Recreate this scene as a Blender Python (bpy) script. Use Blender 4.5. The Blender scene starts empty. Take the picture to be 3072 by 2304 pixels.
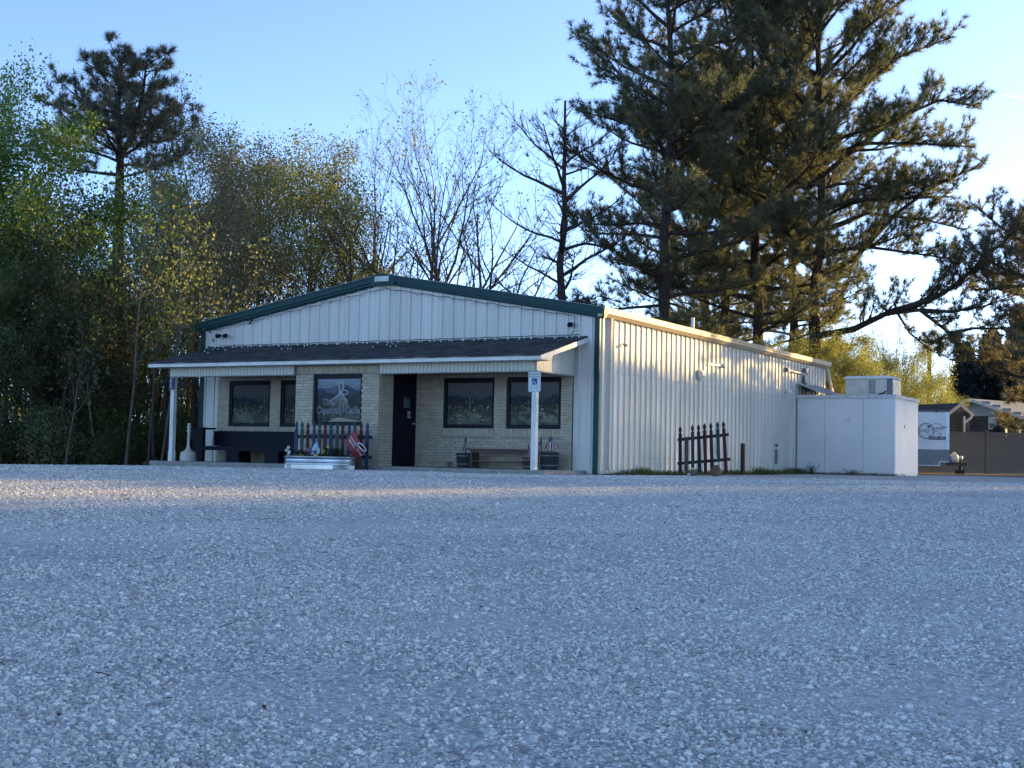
import bpy, bmesh, math, random
import numpy as np
from mathutils import Vector, Matrix, noise
R = math.radians
sc = bpy.context.scene
C = sc.collection
# ------------------------------------------------------------------ camera
CAM = Vector((13.2467, -27.2862, 0.2759)); FPX = 4101.24
yaw, pitch, roll = R(29.551), R(3.1253), R(1.172)
Fh = Vector((-math.sin(yaw), math.cos(yaw), 0)); Rh = Vector((math.cos(yaw), math.sin(yaw), 0)); Uz = Vector((0, 0, 1))
Fw = Fh*math.cos(pitch)+Uz*math.sin(pitch); U2 = Uz*math.cos(pitch)-Fh*math.sin(pitch)
R3 = Rh*math.cos(roll)+U2*math.sin(roll); U3 = U2*math.cos(roll)-Rh*math.sin(roll)
cam = bpy.data.objects.new('camera', bpy.data.cameras.new('camera')); C.objects.link(cam)
cam.matrix_world = Matrix((( R3.x, U3.x, -Fw.x, CAM.x), (R3.y, U3.y, -Fw.y, CAM.y), (R3.z, U3.z, -Fw.z, CAM.z), (0, 0, 0, 1)))
cam.data.sensor_width = 36; cam.data.lens = FPX/3072*36; cam.data.clip_end = 20000; cam.data.clip_start = .1
sc.camera = cam
# ------------------------------------------------------------------ sky, sun, exposure
SUN_AZ, SUN_EL = R(30.5), R(11.0)
w = bpy.data.worlds.new('World'); sc.world = w; w.use_nodes = True
nt = w.node_tree; sky = nt.nodes.new('ShaderNodeTexSky'); sky.sky_type = 'NISHITA'; sky.sun_disc = False
sky.sun_elevation = SUN_EL; sky.sun_rotation = SUN_AZ; sky.air_density = .42; sky.dust_density = .38; sky.ozone_density = 1.6
bg = nt.nodes['Background']; bg.inputs['Strength'].default_value = .15
nt.links.new(sky.outputs[0], bg.inputs[0])
SUN = Vector((math.sin(SUN_AZ)*math.cos(SUN_EL), math.cos(SUN_AZ)*math.cos(SUN_EL), math.sin(SUN_EL)))
sl = bpy.data.lights.new('sun', 'SUN'); sl.energy = 3.6; sl.angle = R(.53); sl.color = (1, .64, .20)
so = bpy.data.objects.new('sun', sl); C.objects.link(so); so.rotation_euler = (-SUN).to_track_quat('-Z', 'Y').to_euler(); so.location = (30, 40, 40)
sc.view_settings.view_transform = 'Standard'; sc.view_settings.look = 'None'; sc.view_settings.exposure = 1.85; sc.view_settings.gamma = 1
sc.cycles.max_bounces = 6; sc.cycles.transparent_max_bounces = 6
# ------------------------------------------------------------------ pixel helpers (a pixel gives a direction, the plane it lies on gives the distance)
def ray(x, y): return R3*((x-1536)/FPX)-U3*((y-1152)/FPX)+Fw
def pl(x, y, ax, v):
    d = ray(x, y); return CAM+d*((v-CAM[ax])/d[ax])
def dep(x, y, D): return CAM+ray(x, y)*D
def zt(x, y, bumps=True):
    D = (x-CAM.x)*Fh.x+(y-CAM.y)*Fh.y; a = -1.27+.0525*max(D, -6); k = 12.0
    z = -math.log(math.exp(-k*a)+math.exp(k*.045))/k if a < 3 else -.045
    z += min(.10, .0045*max(0, y-6)) if x > -12 else 0
    if x < -9: z -= min(.16, .02*(-9-x))
    if bumps:
        z += .014*noise.noise(Vector((x*.35, y*.35, 3.1)))+.007*noise.noise(Vector((x*1.3, y*1.3, 7.7)))
    return z
def G(px, D, py=1390):
    p = dep(px, py, D); return Vector((p.x, p.y, zt(p.x, p.y)))
# ------------------------------------------------------------------ mesh and object helpers
WM = {}
def link(o, parent=None):
    C.objects.link(o)
    if parent is not None:
        o.parent = parent; o.matrix_parent_inverse = WM.get(parent.name, Matrix.Identity(4)).inverted()
    return o
def tag(o, label, cat, group=None):
    o['label'] = label; o['category'] = cat
    if group: o['group'] = group
    return o
def thing(name, loc, label, cat, group=None, rz=0):
    o = bpy.data.objects.new(name, None); o.empty_display_size = .2
    o.location = loc; o.rotation_euler = (0, 0, rz); C.objects.link(o)
    WM[o.name] = Matrix.Translation(loc) @ Matrix.Rotation(rz, 4, 'Z')
    return tag(o, label, cat, group)
class MB:
    def __init__(s): s.v = []; s.f = []; s.c = []; s.m = []; s.mi = 0
    def add(s, vs, fs, col=None):
        b = len(s.v); s.v += [tuple(p) for p in vs]
        for f in fs:
            s.f.append(tuple(i+b for i in f)); s.c.append(col or (1, 1, 1)); s.m.append(s.mi)
        return s
    def box(s, x0, x1, y0, y1, z0, z1, col=None):
        return s.add([(x0, y0, z0), (x1, y0, z0), (x1, y1, z0), (x0, y1, z0), (x0, y0, z1), (x1, y0, z1), (x1, y1, z1), (x0, y1, z1)],
                     [(0, 3, 2, 1), (4, 5, 6, 7), (0, 1, 5, 4), (1, 2, 6, 5), (2, 3, 7, 6), (3, 0, 4, 7)], col)
    def obox(s, c, X, Y, Z, col=None):
        c, X, Y, Z = map(Vector, (c, X, Y, Z))
        vs = [c+X*a+Y*b+Z*d for d in (-.5, .5) for a, b in ((-.5, -.5), (.5, -.5), (.5, .5), (-.5, .5))]
        return s.add(vs, [(0, 3, 2, 1), (4, 5, 6, 7), (0, 1, 5, 4), (1, 2, 6, 5), (2, 3, 7, 6), (3, 0, 4, 7)], col)
    def bar(s, a, b, wd, ht, col=None):
        a, b = Vector(a), Vector(b); X = b-a; d = X.normalized()
        Y = d.cross(Vector((0, 0, 1)));  Y = Vector((1, 0, 0)) if Y.length < .01 else Y.normalized()
        return s.obox((a+b)/2, X, Y*wd, d.cross(Y)*ht, col)
    def prism(s, poly, o, U, V, N, col=None):
        o, U, V, N = map(Vector, (o, U, V, N)); n = len(poly)
        vs = [o+U*a+V*b for a, b in poly]+[o+U*a+V*b+N for a, b in poly]
        fs = [tuple(range(n-1, -1, -1)), tuple(range(n, 2*n))]+[(i, (i+1) % n, n+(i+1) % n, n+i) for i in range(n)]
        return s.add(vs, fs, col)
    def tube(s, pts, rad, n=6, col=None, cap=True):
        pts = [Vector(p) for p in pts]; rs = rad if hasattr(rad, '__len__') else [rad]*len(pts)
        vs = []; up = Vector((.31, .17, .93))
        for i, p in enumerate(pts):
            d = (pts[min(i+1, len(pts)-1)]-pts[max(i-1, 0)])
            d = d.normalized() if d.length > 1e-9 else Vector((0, 0, 1))
            if abs(d.dot(up)) > .97: up = Vector((.9, .3, .2))
            X = d.cross(up).normalized(); Y = d.cross(X)
            for k in range(n):
                a = 2*math.pi*k/n; vs.append(p+X*(math.cos(a)*rs[i])+Y*(math.sin(a)*rs[i]))
        fs = [(i*n+k, i*n+(k+1) % n, (i+1)*n+(k+1) % n, (i+1)*n+k) for i in range(len(pts)-1) for k in range(n)]
        if cap: fs += [tuple(range(n-1, -1, -1)), tuple((len(pts)-1)*n+k for k in range(n))]
        return s.add(vs, fs, col)
    def lathe(s, prof, c, n=20, col=None, sx=1, sy=1):
        vs = [(c[0]+r*math.cos(2*math.pi*k/n)*sx, c[1]+r*math.sin(2*math.pi*k/n)*sy, c[2]+z) for r, z in prof for k in range(n)]
        fs = [(i*n+k, i*n+(k+1) % n, (i+1)*n+(k+1) % n, (i+1)*n+k) for i in range(len(prof)-1) for k in range(n)]
        fs += [tuple(range(n-1, -1, -1)), tuple((len(prof)-1)*n+k for k in range(n))]
        return s.add(vs, fs, col)
    def ball(s, c, r, n=8, col=None, sz=1.0, jit=0, rng=None):
        prof = [(r*math.sin(math.pi*i/(n//2+1)), -r*sz*math.cos(math.pi*i/(n//2+1))) for i in range(1, n//2+1)]
        b = len(s.v); s.lathe(prof, c, n, col)
        if jit:
            for i in range(b, len(s.v)): s.v[i] = tuple(q+rng.uniform(-jit, jit) for q in s.v[i])
        return s
    def build(s, name, mats, parent=None, smooth=False, colors=False):
        me = bpy.data.meshes.new(name); me.from_pydata(s.v, [], s.f)
        for m in (mats if isinstance(mats, (list, tuple)) else [mats]): me.materials.append(m)
        if any(s.m): me.polygons.foreach_set('material_index', s.m)
        if colors:
            at = me.color_attributes.new('Col', 'FLOAT_COLOR', 'CORNER'); buf = []
            for f, c in zip(s.f, s.c): buf += [c[0], c[1], c[2], 1.0]*len(f)
            at.data.foreach_set('color', buf)
        if smooth: me.polygons.foreach_set('use_smooth', [True]*len(me.polygons))
        me.update(); o = bpy.data.objects.new(name, me)
        return link(o, parent)
_cubes = {}
def cube(name, mat, parent, c, dims, rz=0, rot=None):
    key = mat.name
    if key not in _cubes:
        t = MB().box(-.5, .5, -.5, .5, -.5, .5); me = bpy.data.meshes.new('piece'); me.from_pydata(t.v, [], t.f); me.materials.append(mat); _cubes[key] = me
    o = bpy.data.objects.new(name, _cubes[key]); o.location = c; o.scale = dims; o.rotation_euler = rot or (0, 0, rz)
    return link(o, parent)
def text(name, body, mat, parent, o, U, V, size, extrude=.002, shear=0, bold=0, align='CENTER', spacing=1.0):
    cu = bpy.data.curves.new('t', 'FONT'); cu.body = body; cu.size = 1; cu.align_x = align; cu.align_y = 'CENTER'; cu.shear = shear; cu.offset = bold; cu.space_character = spacing
    cu.resolution_u = 3; cu.extrude = 0
    ob = bpy.data.objects.new('t', cu); C.objects.link(ob); bpy.context.view_layer.update()
    me = bpy.data.meshes.new_from_object(ob.evaluated_get(bpy.context.evaluated_depsgraph_get()))
    bpy.data.objects.remove(ob); bpy.data.curves.remove(cu)
    U, V, o = Vector(U), Vector(V), Vector(o); N = U.cross(V).normalized()
    for v in me.vertices: v.co = o+U*(v.co.x*size)+V*(v.co.y*size)+N*extrude
    me.name = name; me.materials.clear(); me.materials.append(mat)
    return link(bpy.data.objects.new(name, me), parent)
# ------------------------------------------------------------------ materials
MT = {}
def M(name, c, c2=None, scale=3.0, rough=.6, metal=0, bump=0, bscale=40, isl=0, spec=.35, stretch=(1, 1, 1), detail=4, thr=(.35, .65)):
    m = bpy.data.materials.new(name); m.use_nodes = True; n = m.node_tree.nodes; l = m.node_tree.links
    b = n['Principled BSDF']; b.inputs['Roughness'].default_value = rough; b.inputs['Metallic'].default_value = metal; b.inputs['Specular IOR Level'].default_value = spec
    c2 = c2 or tuple(q*.8 for q in c)
    tc = n.new('ShaderNodeTexCoord'); mp = n.new('ShaderNodeMapping'); mp.inputs['Scale'].default_value = stretch; l.new(tc.outputs['Object'], mp.inputs[0])
    no = n.new('ShaderNodeTexNoise'); no.inputs['Scale'].default_value = scale; no.inputs['Detail'].default_value = detail; l.new(mp.outputs[0], no.inputs['Vector'])
    rp = n.new('ShaderNodeValToRGB'); rp.color_ramp.elements[0].position = thr[0]; rp.color_ramp.elements[1].position = thr[1]
    rp.color_ramp.elements[0].color = (*c2, 1); rp.color_ramp.elements[1].color = (*c, 1)
    l.new(no.outputs['Fac'], rp.inputs[0]); out = rp.outputs[0]
    if isl:
        g = n.new('ShaderNodeNewGeometry'); oi = n.new('ShaderNodeObjectInfo'); ad = n.new('ShaderNodeMath'); ad.operation = 'ADD'
        fr = n.new('ShaderNodeMath'); fr.operation = 'FRACT'; l.new(g.outputs['Random Per Island'], ad.inputs[0]); l.new(oi.outputs['Random'], ad.inputs[1]); l.new(ad.outputs[0], fr.inputs[0])
        mr = n.new('ShaderNodeMapRange'); mr.inputs[3].default_value = 1-isl; mr.inputs[4].default_value = 1+isl; l.new(fr.outputs[0], mr.inputs[0])
        hs = n.new('ShaderNodeHueSaturation'); l.new(mr.outputs[0], hs.inputs['Value']); l.new(out, hs.inputs['Color']); out = hs.outputs[0]
    l.new(out, b.inputs['Base Color'])
    if bump:
        nb = n.new('ShaderNodeTexNoise'); nb.inputs['Scale'].default_value = bscale; nb.inputs['Detail'].default_value = 5; l.new(mp.outputs[0], nb.inputs['Vector'])
        bp = n.new('ShaderNodeBump'); bp.inputs['Strength'].default_value = bump; bp.inputs['Distance'].default_value = .02; l.new(nb.outputs['Fac'], bp.inputs['Height']); l.new(bp.outputs[0], b.inputs['Normal'])
    MT[name] = m; return m
def Mcol(name, rough=.6, spec=.3, mul=1.0):
    m = bpy.data.materials.new(name); m.use_nodes = True; n = m.node_tree.nodes; l = m.node_tree.links
    b = n['Principled BSDF']; b.inputs['Roughness'].default_value = rough; b.inputs['Specular IOR Level'].default_value = spec
    a = n.new('ShaderNodeVertexColor'); a.layer_name = 'Col'
    tc = n.new('ShaderNodeTexCoord'); no = n.new('ShaderNodeTexNoise'); no.inputs['Scale'].default_value = 25; no.inputs['Detail'].default_value = 4; l.new(tc.outputs['Object'], no.inputs['Vector'])
    mr = n.new('ShaderNodeMapRange'); mr.inputs[3].default_value = .6*mul; mr.inputs[4].default_value = 1.4*mul; l.new(no.outputs['Fac'], mr.inputs[0])
    hs = n.new('ShaderNodeHueSaturation'); l.new(a.outputs[0], hs.inputs['Color']); l.new(mr.outputs[0], hs.inputs['Value']); l.new(hs.outputs[0], b.inputs['Base Color'])
    MT[name] = m; return m
def Mleaf(name, c1, c2, c3, trans=.45, rough=.5):
    m = bpy.data.materials.new(name); m.use_nodes = True; n = m.node_tree.nodes; l = m.node_tree.links
    n.remove(n['Principled BSDF'])
    g = n.new('ShaderNodeNewGeometry'); tc = n.new('ShaderNodeTexCoord'); no = n.new('ShaderNodeTexNoise'); no.inputs['Scale'].default_value = .55; no.inputs['Detail'].default_value = 3
    l.new(tc.outputs['Object'], no.inputs['Vector']); oi = n.new('ShaderNodeObjectInfo')
    m1 = n.new('ShaderNodeMath'); m1.operation = 'MULTIPLY_ADD'; m1.inputs[1].default_value = .55; l.new(g.outputs['Random Per Island'], m1.inputs[0])
    m0 = n.new('ShaderNodeMath'); m0.operation = 'MULTIPLY_ADD'; m0.inputs[1].default_value = 1.3; m0.inputs[2].default_value = -.42; l.new(no.outputs['Fac'], m0.inputs[0]); l.new(m0.outputs[0], m1.inputs[2])
    m2 = n.new('ShaderNodeMath'); m2.operation = 'MULTIPLY_ADD'; m2.inputs[1].default_value = .25; l.new(oi.outputs['Random'], m2.inputs[0]); l.new(m1.outputs[0], m2.inputs[2])
    rp = n.new('ShaderNodeValToRGB'); e = rp.color_ramp.elements; e[0].position = .15; e[0].color = (*c1, 1); e[1].position = .95; e[1].color = (*c3, 1); q = e.new(.55); q.color = (*c2, 1)
    l.new(m2.outputs[0], rp.inputs[0])
    df = n.new('ShaderNodeBsdfDiffuse'); tr = n.new('ShaderNodeBsdfTranslucent'); mx = n.new('ShaderNodeMixShader'); mx.inputs[0].default_value = trans
    hs = n.new('ShaderNodeHueSaturation'); hs.inputs['Value'].default_value = 2.3; hs.inputs['Saturation'].default_value = 1.05; l.new(rp.outputs[0], hs.inputs['Color'])
    l.new(rp.outputs[0], df.inputs[0]); l.new(hs.outputs[0], tr.inputs[0]); l.new(df.outputs[0], mx.inputs[1]); l.new(tr.outputs[0], mx.inputs[2])
    gl = n.new('ShaderNodeBsdfGlossy'); gl.inputs['Roughness'].default_value = rough; gl.inputs[0].default_value = (.6, .6, .6, 1); m3 = n.new('ShaderNodeMixShader'); m3.inputs[0].default_value = .05
    l.new(mx.outputs[0], m3.inputs[1]); l.new(gl.outputs[0], m3.inputs[2]); l.new(m3.outputs[0], n['Material Output'].inputs[0])
    MT[name] = m; return m

m_panel = M('cream_metal_panel', (.66, .64, .58), (.57, .55, .50), 1.2, rough=.42, stretch=(1, 1, .25), bump=.05, bscale=3)
m_side = M('cream_metal_side_panel', (.64, .595, .50), (.53, .49, .41), 1.5, rough=.4, stretch=(1, 1, .2), bump=.08, bscale=4)
m_gutter = M('tan_gutter_paint', (.46, .37, .235), (.38, .30, .19), 1.3, rough=.45, stretch=(1, .3, 1))
m_green = M('teal_green_trim', (.006, .052, .055), (.005, .040, .043), 2.5, rough=.45, spec=.2)
m_white = M('white_paint', (.70, .69, .64), (.58, .57, .52), 4, rough=.5)
m_vinyl = M('cream_vinyl', (.60, .58, .50), (.52, .50, .43), 5, rough=.45)
m_groove = M('shadow_groove_backing', (.32, .31, .27), None, 4, rough=.8)
m_brick = M('cream_brick', (.49, .425, .32), (.415, .36, .27), 9, rough=.9, bump=.3, bscale=60, isl=.11, spec=.15)
m_mortar = M('mortar', (.31, .285, .24), (.26, .24, .20), 14, rough=.95, spec=.1)
m_black = M('black_bronze_frame', (.008, .009, .014), (.012, .013, .02), 4, rough=.5, spec=.15)
m_navy = M('navy_black_paint', (.004, .006, .013), (.006, .008, .017), 5, rough=.55, spec=.12)
m_shingle = M('asphalt_shingle', (.080, .077, .080), (.050, .048, .052), 30, rough=.95, isl=.35, spec=.1, bump=.4, bscale=90)
m_conc = M('concrete', (.30, .28, .25), (.22, .205, .18), 5, rough=.9, bump=.2, bscale=60)
m_roof = M('roof_metal', (.42, .41, .38), None, 1, rough=.35)
m_print = Mcol('window_film_print', .6, .12)
m_paint = Mcol('weathered_paint', .75, .2)
m_dark = M('dark_interior', (.02, .02, .02))
m_galv = M('galvanised_steel', (.50, .52, .54), (.34, .36, .38), 3.5, rough=.28, metal=.9, bump=.05, bscale=12)
m_wood = M('weathered_wood', (.13, .085, .065), (.075, .052, .042), 5, rough=.85, stretch=(.3, 6, 6), bump=.3, bscale=20)
m_cool = M('white_cooler_panel', (.72, .71, .69), (.66, .65, .63), 1.1, rough=.45, bump=.04, bscale=2)
m_alu = M('brushed_aluminium', (.55, .56, .57), (.42, .43, .45), 6, rough=.35, metal=.8)
m_ac = M('beige_metal_housing', (.60, .56, .46), (.50, .47, .39), 5, rough=.5)
m_grey = M('grey_metal', (.18, .19, .20), (.13, .14, .15), 6, rough=.45)
m_plastic = M('cream_plastic', (.52, .48, .40), (.44, .41, .34), 6, rough=.5)
m_letter_w = M('white_lettering', (.75, .75, .75), None, 4, rough=.5)
m_letter_k = M('black_lettering', (.012, .012, .014), None, 4, rough=.5)
m_bulb = M('clear_bulb_glass', (.55, .56, .56), None, 4, rough=.15, spec=.6)
# ================================================================== ground
def grid_sheet(name, xs, ys, mat, zoff=0, keep=None, bumps=True):
    v = [(x, y, zt(x, y, bumps)+(zoff(x, y) if callable(zoff) else zoff)) for y in ys for x in xs]; nx = len(xs); f = []
    for j in range(len(ys)-1):
        for i in range(nx-1):
            if keep is None or keep((xs[i]+xs[i+1])/2, (ys[j]+ys[j+1])/2): f.append((j*nx+i, j*nx+i+1, (j+1)*nx+i+1, (j+1)*nx+i))
    me = bpy.data.meshes.new(name); me.from_pydata(v, [], f); me.materials.append(mat); me.polygons.foreach_set('use_smooth', [True]*len(f))
    o = bpy.data.objects.new(name, me); C.objects.link(o); o['kind'] = 'structure'; return o
def lotD(x, y): return (x-CAM.x)*Fh.x+(y-CAM.y)*Fh.y
def in_lot(x, y):
    D = lotD(x, y)
    if x < -11 and D > 34.5+.5*noise.noise(Vector((x*.5, y*.5, 0))): return False
    return y < 19.5+.6*noise.noise(Vector((x*.6, 1, 0))) and D < 60
m_soil = M('grass_and_dirt', (.085, .085, .055), (.125, .115, .095), .8, rough=.95, bump=.6, bscale=8, spec=.1)
far = [-900, -500, -260, -140, -90]+[-70+i*2.5 for i in range(57)]+[90, 140, 260, 500, 900]
ground = grid_sheet('ground', far, far, m_soil, lambda x, y: -.06 if (in_lot(x, y) or -12 < x < 0 and 0 < y < 17) else 0, bumps=False)
# gravel material: stone cells in several sizes, fine dust between
def Mgravel():
    m = bpy.data.materials.new('limestone_gravel'); m.use_nodes = True; n = m.node_tree.nodes; l = m.node_tree.links; b = n['Principled BSDF']; b.inputs['Roughness'].default_value = .92; b.inputs['Specular IOR Level'].default_value = .12
    tc = n.new('ShaderNodeTexCoord'); v1 = n.new('ShaderNodeTexVoronoi'); v1.inputs['Scale'].default_value = 34; v2 = n.new('ShaderNodeTexVoronoi'); v2.inputs['Scale'].default_value = 75
    for v in (v1, v2): l.new(tc.outputs['Object'], v.inputs['Vector'])
    big = n.new('ShaderNodeTexNoise'); big.inputs['Scale'].default_value = .45; big.inputs['Detail'].default_value = 5; mpg = n.new('ShaderNodeMapping'); mpg.vector_type = 'TEXTURE'; mpg.inputs['Rotation'].default_value = (0, 0, yaw+.15); mpg.inputs['Scale'].default_value = (3.0, .8, 1); l.new(tc.outputs['Object'], mpg.inputs[0]); l.new(mpg.outputs[0], big.inputs['Vector'])
    sep = n.new('ShaderNodeSeparateColor'); l.new(v1.outputs['Color'], sep.inputs[0])
    rp = n.new('ShaderNodeValToRGB'); e = rp.color_ramp.elements; e[0].position = 0; e[0].color = (0.272, 0.281, 0.277, 1); e[1].position = 1; e[1].color = (0.705, 0.714, 0.681, 1); e.new(.5).color = (0.503, 0.510, 0.494, 1)
    l.new(sep.outputs[0], rp.inputs[0])
    mx = n.new('ShaderNodeMix'); mx.data_type = 'RGBA'; mx.inputs[7].default_value = (0.604, 0.612, 0.578, 1)
    mr = n.new('ShaderNodeMapRange'); mr.inputs[1].default_value = .46; mr.inputs[2].default_value = .64; mr.inputs[4].default_value = .8; l.new(big.outputs['Fac'], mr.inputs[0]); l.new(mr.outputs[0], mx.inputs[0]); l.new(rp.outputs[0], mx.inputs[6])
    l.new(mx.outputs[2], b.inputs['Base Color'])
    mh = n.new('ShaderNodeMath'); mh.operation = 'ADD'; l.new(v1.outputs['Distance'], mh.inputs[0]); l.new(v2.outputs['Distance'], mh.inputs[1])
    bp = n.new('ShaderNodeBump'); bp.invert = True; bp.inputs['Strength'].default_value = .9; bp.inputs['Distance'].default_value = .02; l.new(mh.outputs[0], bp.inputs['Height']); l.new(bp.outputs[0], b.inputs['Normal'])
    return m
m_gravel = Mgravel()
lot = grid_sheet('gravel_lot', [-30+i*.6 for i in range(126)], [-48+i*.6 for i in range(115)], m_gravel, 0, in_lot)
# loose stones on top: instanced by geometry nodes on a patch that follows the lot
def Mstone():
    m = bpy.data.materials.new('loose_stone'); m.use_nodes = True; n = m.node_tree.nodes; l = m.node_tree.links; b = n['Principled BSDF']; b.inputs['Roughness'].default_value = .9; b.inputs['Specular IOR Level'].default_value = .15
    oi = n.new('ShaderNodeObjectInfo'); rp = n.new('ShaderNodeValToRGB'); e = rp.color_ramp.elements; e[0].position = 0; e[0].color = (0.265, 0.258, 0.237, 1); e[1].position = 1; e[1].color = (0.848, 0.808, 0.731, 1)
    e.new(.35).color = (0.488, 0.470, 0.427, 1); e.new(.62).color = (0.615, 0.586, 0.522, 1); e.new(.85).color = (0.700, 0.677, 0.617, 1); l.new(oi.outputs['Random'], rp.inputs[0])
    tc = n.new('ShaderNodeTexCoord'); no = n.new('ShaderNodeTexNoise'); no.inputs['Scale'].default_value = 60; l.new(tc.outputs['Object'], no.inputs['Vector'])
    hs = n.new('ShaderNodeHueSaturation'); mr = n.new('ShaderNodeMapRange'); mr.inputs[3].default_value = .75; mr.inputs[4].default_value = 1.25; l.new(no.outputs['Fac'], mr.inputs[0]); l.new(mr.outputs[0], hs.inputs['Value']); l.new(rp.outputs[0], hs.inputs['Color']); l.new(hs.outputs[0], b.inputs['Base Color'])
    return m
m_stone = Mstone()
def gravel():
    v = []; dn = []; f = []; nD, nL = 90, 84
    for j in range(nD+1):
        D = 4.2*(31/4.2)**(j/nD)
        for i in range(nL+1):
            L = (-1+2*i/nL)*(.58*D+3); p = CAM+Fh*D+Rh*L; v.append((p.x, p.y, zt(p.x, p.y)))
            pat = .7*noise.noise(Vector((p.x*.55, p.y*.55, 1.3)))+.45*noise.noise(Vector((p.x*1.7, p.y*1.7, 5.3)))+.75*noise.noise(Vector((L*.10+D*.03, D*.75-L*.06, 9.1)))
            base = 1700 if D < 9 else 1700*(9/D)**1.3
            dn.append(max(.10, min(1, .58+1.35*pat))*base if not (-11.6 < p.x < -.2 and p.y > -2.1) and not (p.x < .1 and p.y > -.1) else 0)
    for j in range(nD):
        for i in range(nL): a = j*(nL+1)+i; f.append((a, a+1, a+nL+2, a+nL+1))
    me = bpy.data.meshes.new('gravel'); me.from_pydata(v, [], f); at = me.attributes.new('dens', 'FLOAT', 'POINT'); at.data.foreach_set('value', dn)
    ob = bpy.data.objects.new('gravel', me); C.objects.link(ob); ob['kind'] = 'stuff'
    tag(ob, 'loose crushed grey stone strewn over the parking lot', 'gravel')
    ng = bpy.data.node_groups.new('scatter_stones', 'GeometryNodeTree')
    ng.interface.new_socket('Geometry', in_out='INPUT', socket_type='NodeSocketGeometry'); ng.interface.new_socket('Geometry', in_out='OUTPUT', socket_type='NodeSocketGeometry')
    N = ng.nodes.new; K = ng.links.new; gi = N('NodeGroupInput'); go = N('NodeGroupOutput'); join = N('GeometryNodeJoinGeometry')
    for s in range(3):
        na = N('GeometryNodeInputNamedAttribute'); na.data_type = 'FLOAT'; na.inputs[0].default_value = 'dens'
        mu = N('ShaderNodeMath'); mu.operation = 'MULTIPLY'; mu.inputs[1].default_value = (.70, .36, .035)[s]; K(na.outputs[0], mu.inputs[0])
        di = N('GeometryNodeDistributePointsOnFaces'); di.inputs['Seed'].default_value = s+3; K(gi.outputs[0], di.inputs['Mesh']); K(mu.outputs[0], di.inputs['Density'])
        ic = N('GeometryNodeMeshIcoSphere'); ic.inputs['Radius'].default_value = 1; ic.inputs['Subdivisions'].default_value = 2 if s == 2 else 1
        sp = N('GeometryNodeSetPosition'); nz = N('ShaderNodeTexNoise'); nz.inputs['Scale'].default_value = 1.1+.3*s; nz.noise_dimensions = '4D'; nz.inputs['W'].default_value = s*3.3
        ps = N('GeometryNodeInputPosition'); K(ps.outputs[0], nz.inputs['Vector'])
        sb = N('ShaderNodeVectorMath'); sb.operation = 'SUBTRACT'; sb.inputs[1].default_value = (.5, .5, .5); K(nz.outputs['Color'], sb.inputs[0])
        sm = N('ShaderNodeVectorMath'); sm.operation = 'SCALE'; sm.inputs['Scale'].default_value = 1.6; K(sb.outputs[0], sm.inputs[0])
        K(ic.outputs[0], sp.inputs['Geometry']); K(sm.outputs[0], sp.inputs['Offset'])
        ma = N('GeometryNodeSetMaterial'); ma.inputs['Material'].default_value = m_stone; K(sp.outputs[0], ma.inputs[0])
        io = N('GeometryNodeInstanceOnPoints'); K(di.outputs[0], io.inputs['Points']); K(ma.outputs[0], io.inputs['Instance'])
        rr = N('FunctionNodeRandomValue'); rr.data_type = 'FLOAT_VECTOR'; rr.inputs[0].default_value = (-.5, -.5, 0); rr.inputs[1].default_value = (.5, .5, 6.28); K(rr.outputs[0], io.inputs['Rotation'])
        rs = N('FunctionNodeRandomValue'); rs.data_type = 'FLOAT_VECTOR'; a, c = ((.006, .012), (.009, .017), (.015, .026))[s]; rs.inputs[0].default_value = (a, a, a*.6); rs.inputs[1].default_value = (c*1.15, c*.9, c*.75); K(rs.outputs[0], io.inputs['Scale'])
        K(io.outputs[0], join.inputs[0])
    K(join.outputs[0], go.inputs[0])
    md = ob.modifiers.new('scatter', 'NODES'); md.node_group = ng
gravel()
def litter():
    g = random.Random(6); t = MB()
    for k in range(420):
        D = 5+29*g.random()**.6; L = g.uniform(-.42, .42)*D if k % 3 else -g.uniform(.15, .42)*D; p = CAM+Fh*D+Rh*L; z = zt(p.x, p.y)+.014
        if -11.6 < p.x < .2 and p.y > -2.2: continue
        a = g.uniform(0, 6.28); d = Vector((math.cos(a), math.sin(a), g.uniform(-.2, .3))); c = Vector((p.x, p.y, z)); col = g.choice([(.06, .035, .02), (.10, .065, .03), (.04, .03, .022), (.13, .10, .05)])
        if k % 4: s_ = d.cross(Vector((0, 0, 1)))*.012; d *= g.uniform(.018, .035); t.add([c-d, c+s_+Vector((0, 0, .008)), c+d, c-s_+Vector((0, 0, .004))], [(0, 1, 2, 3)], col)
        else: d *= g.uniform(.02, .05); t.tube([c-d, c+Vector((0, 0, .006)), c+d], .0035, 4, col)
    o = t.build('fallen_leaves', m_paint, None, colors=True); o['kind'] = 'stuff'; tag(o, 'dead leaves and twigs scattered over the gravel', 'leaf litter')
litter()
def earth_strip():
    t = MB(); n = 120; vs = []
    for i in range(n+1):
        y = .1+13.85*i/n; wv = .28+.22*noise.noise(Vector((y*1.1, 4, 0)))+.1*noise.noise(Vector((y*5, 4, 0)))
        for f in (0, .5, 1): x = .02+wv*f; vs.append((x, y, zt(x, y)+.022*(1-f)+.006))
    t.add(vs, [(i*3+k, i*3+k+1, i*3+k+4, i*3+k+3) for i in range(n) for k in range(2)])
    vs = []
    for i in range(41):
        x = .05+3.1*i/40; wv = .35+.2*noise.noise(Vector((x*1.3, 9, 0)))
        for f in (0, .5, 1): y = 14.0-wv*f; vs.append((x, y, zt(x, y)+.022*(1-f)+.007))
    t.add(vs, [(i*3+k, i*3+k+3, i*3+k+4, i*3+k+1) for i in range(40) for k in range(2)])
    o = t.build('earth_strip', m_soil, None, True); o['kind'] = 'structure'
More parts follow.
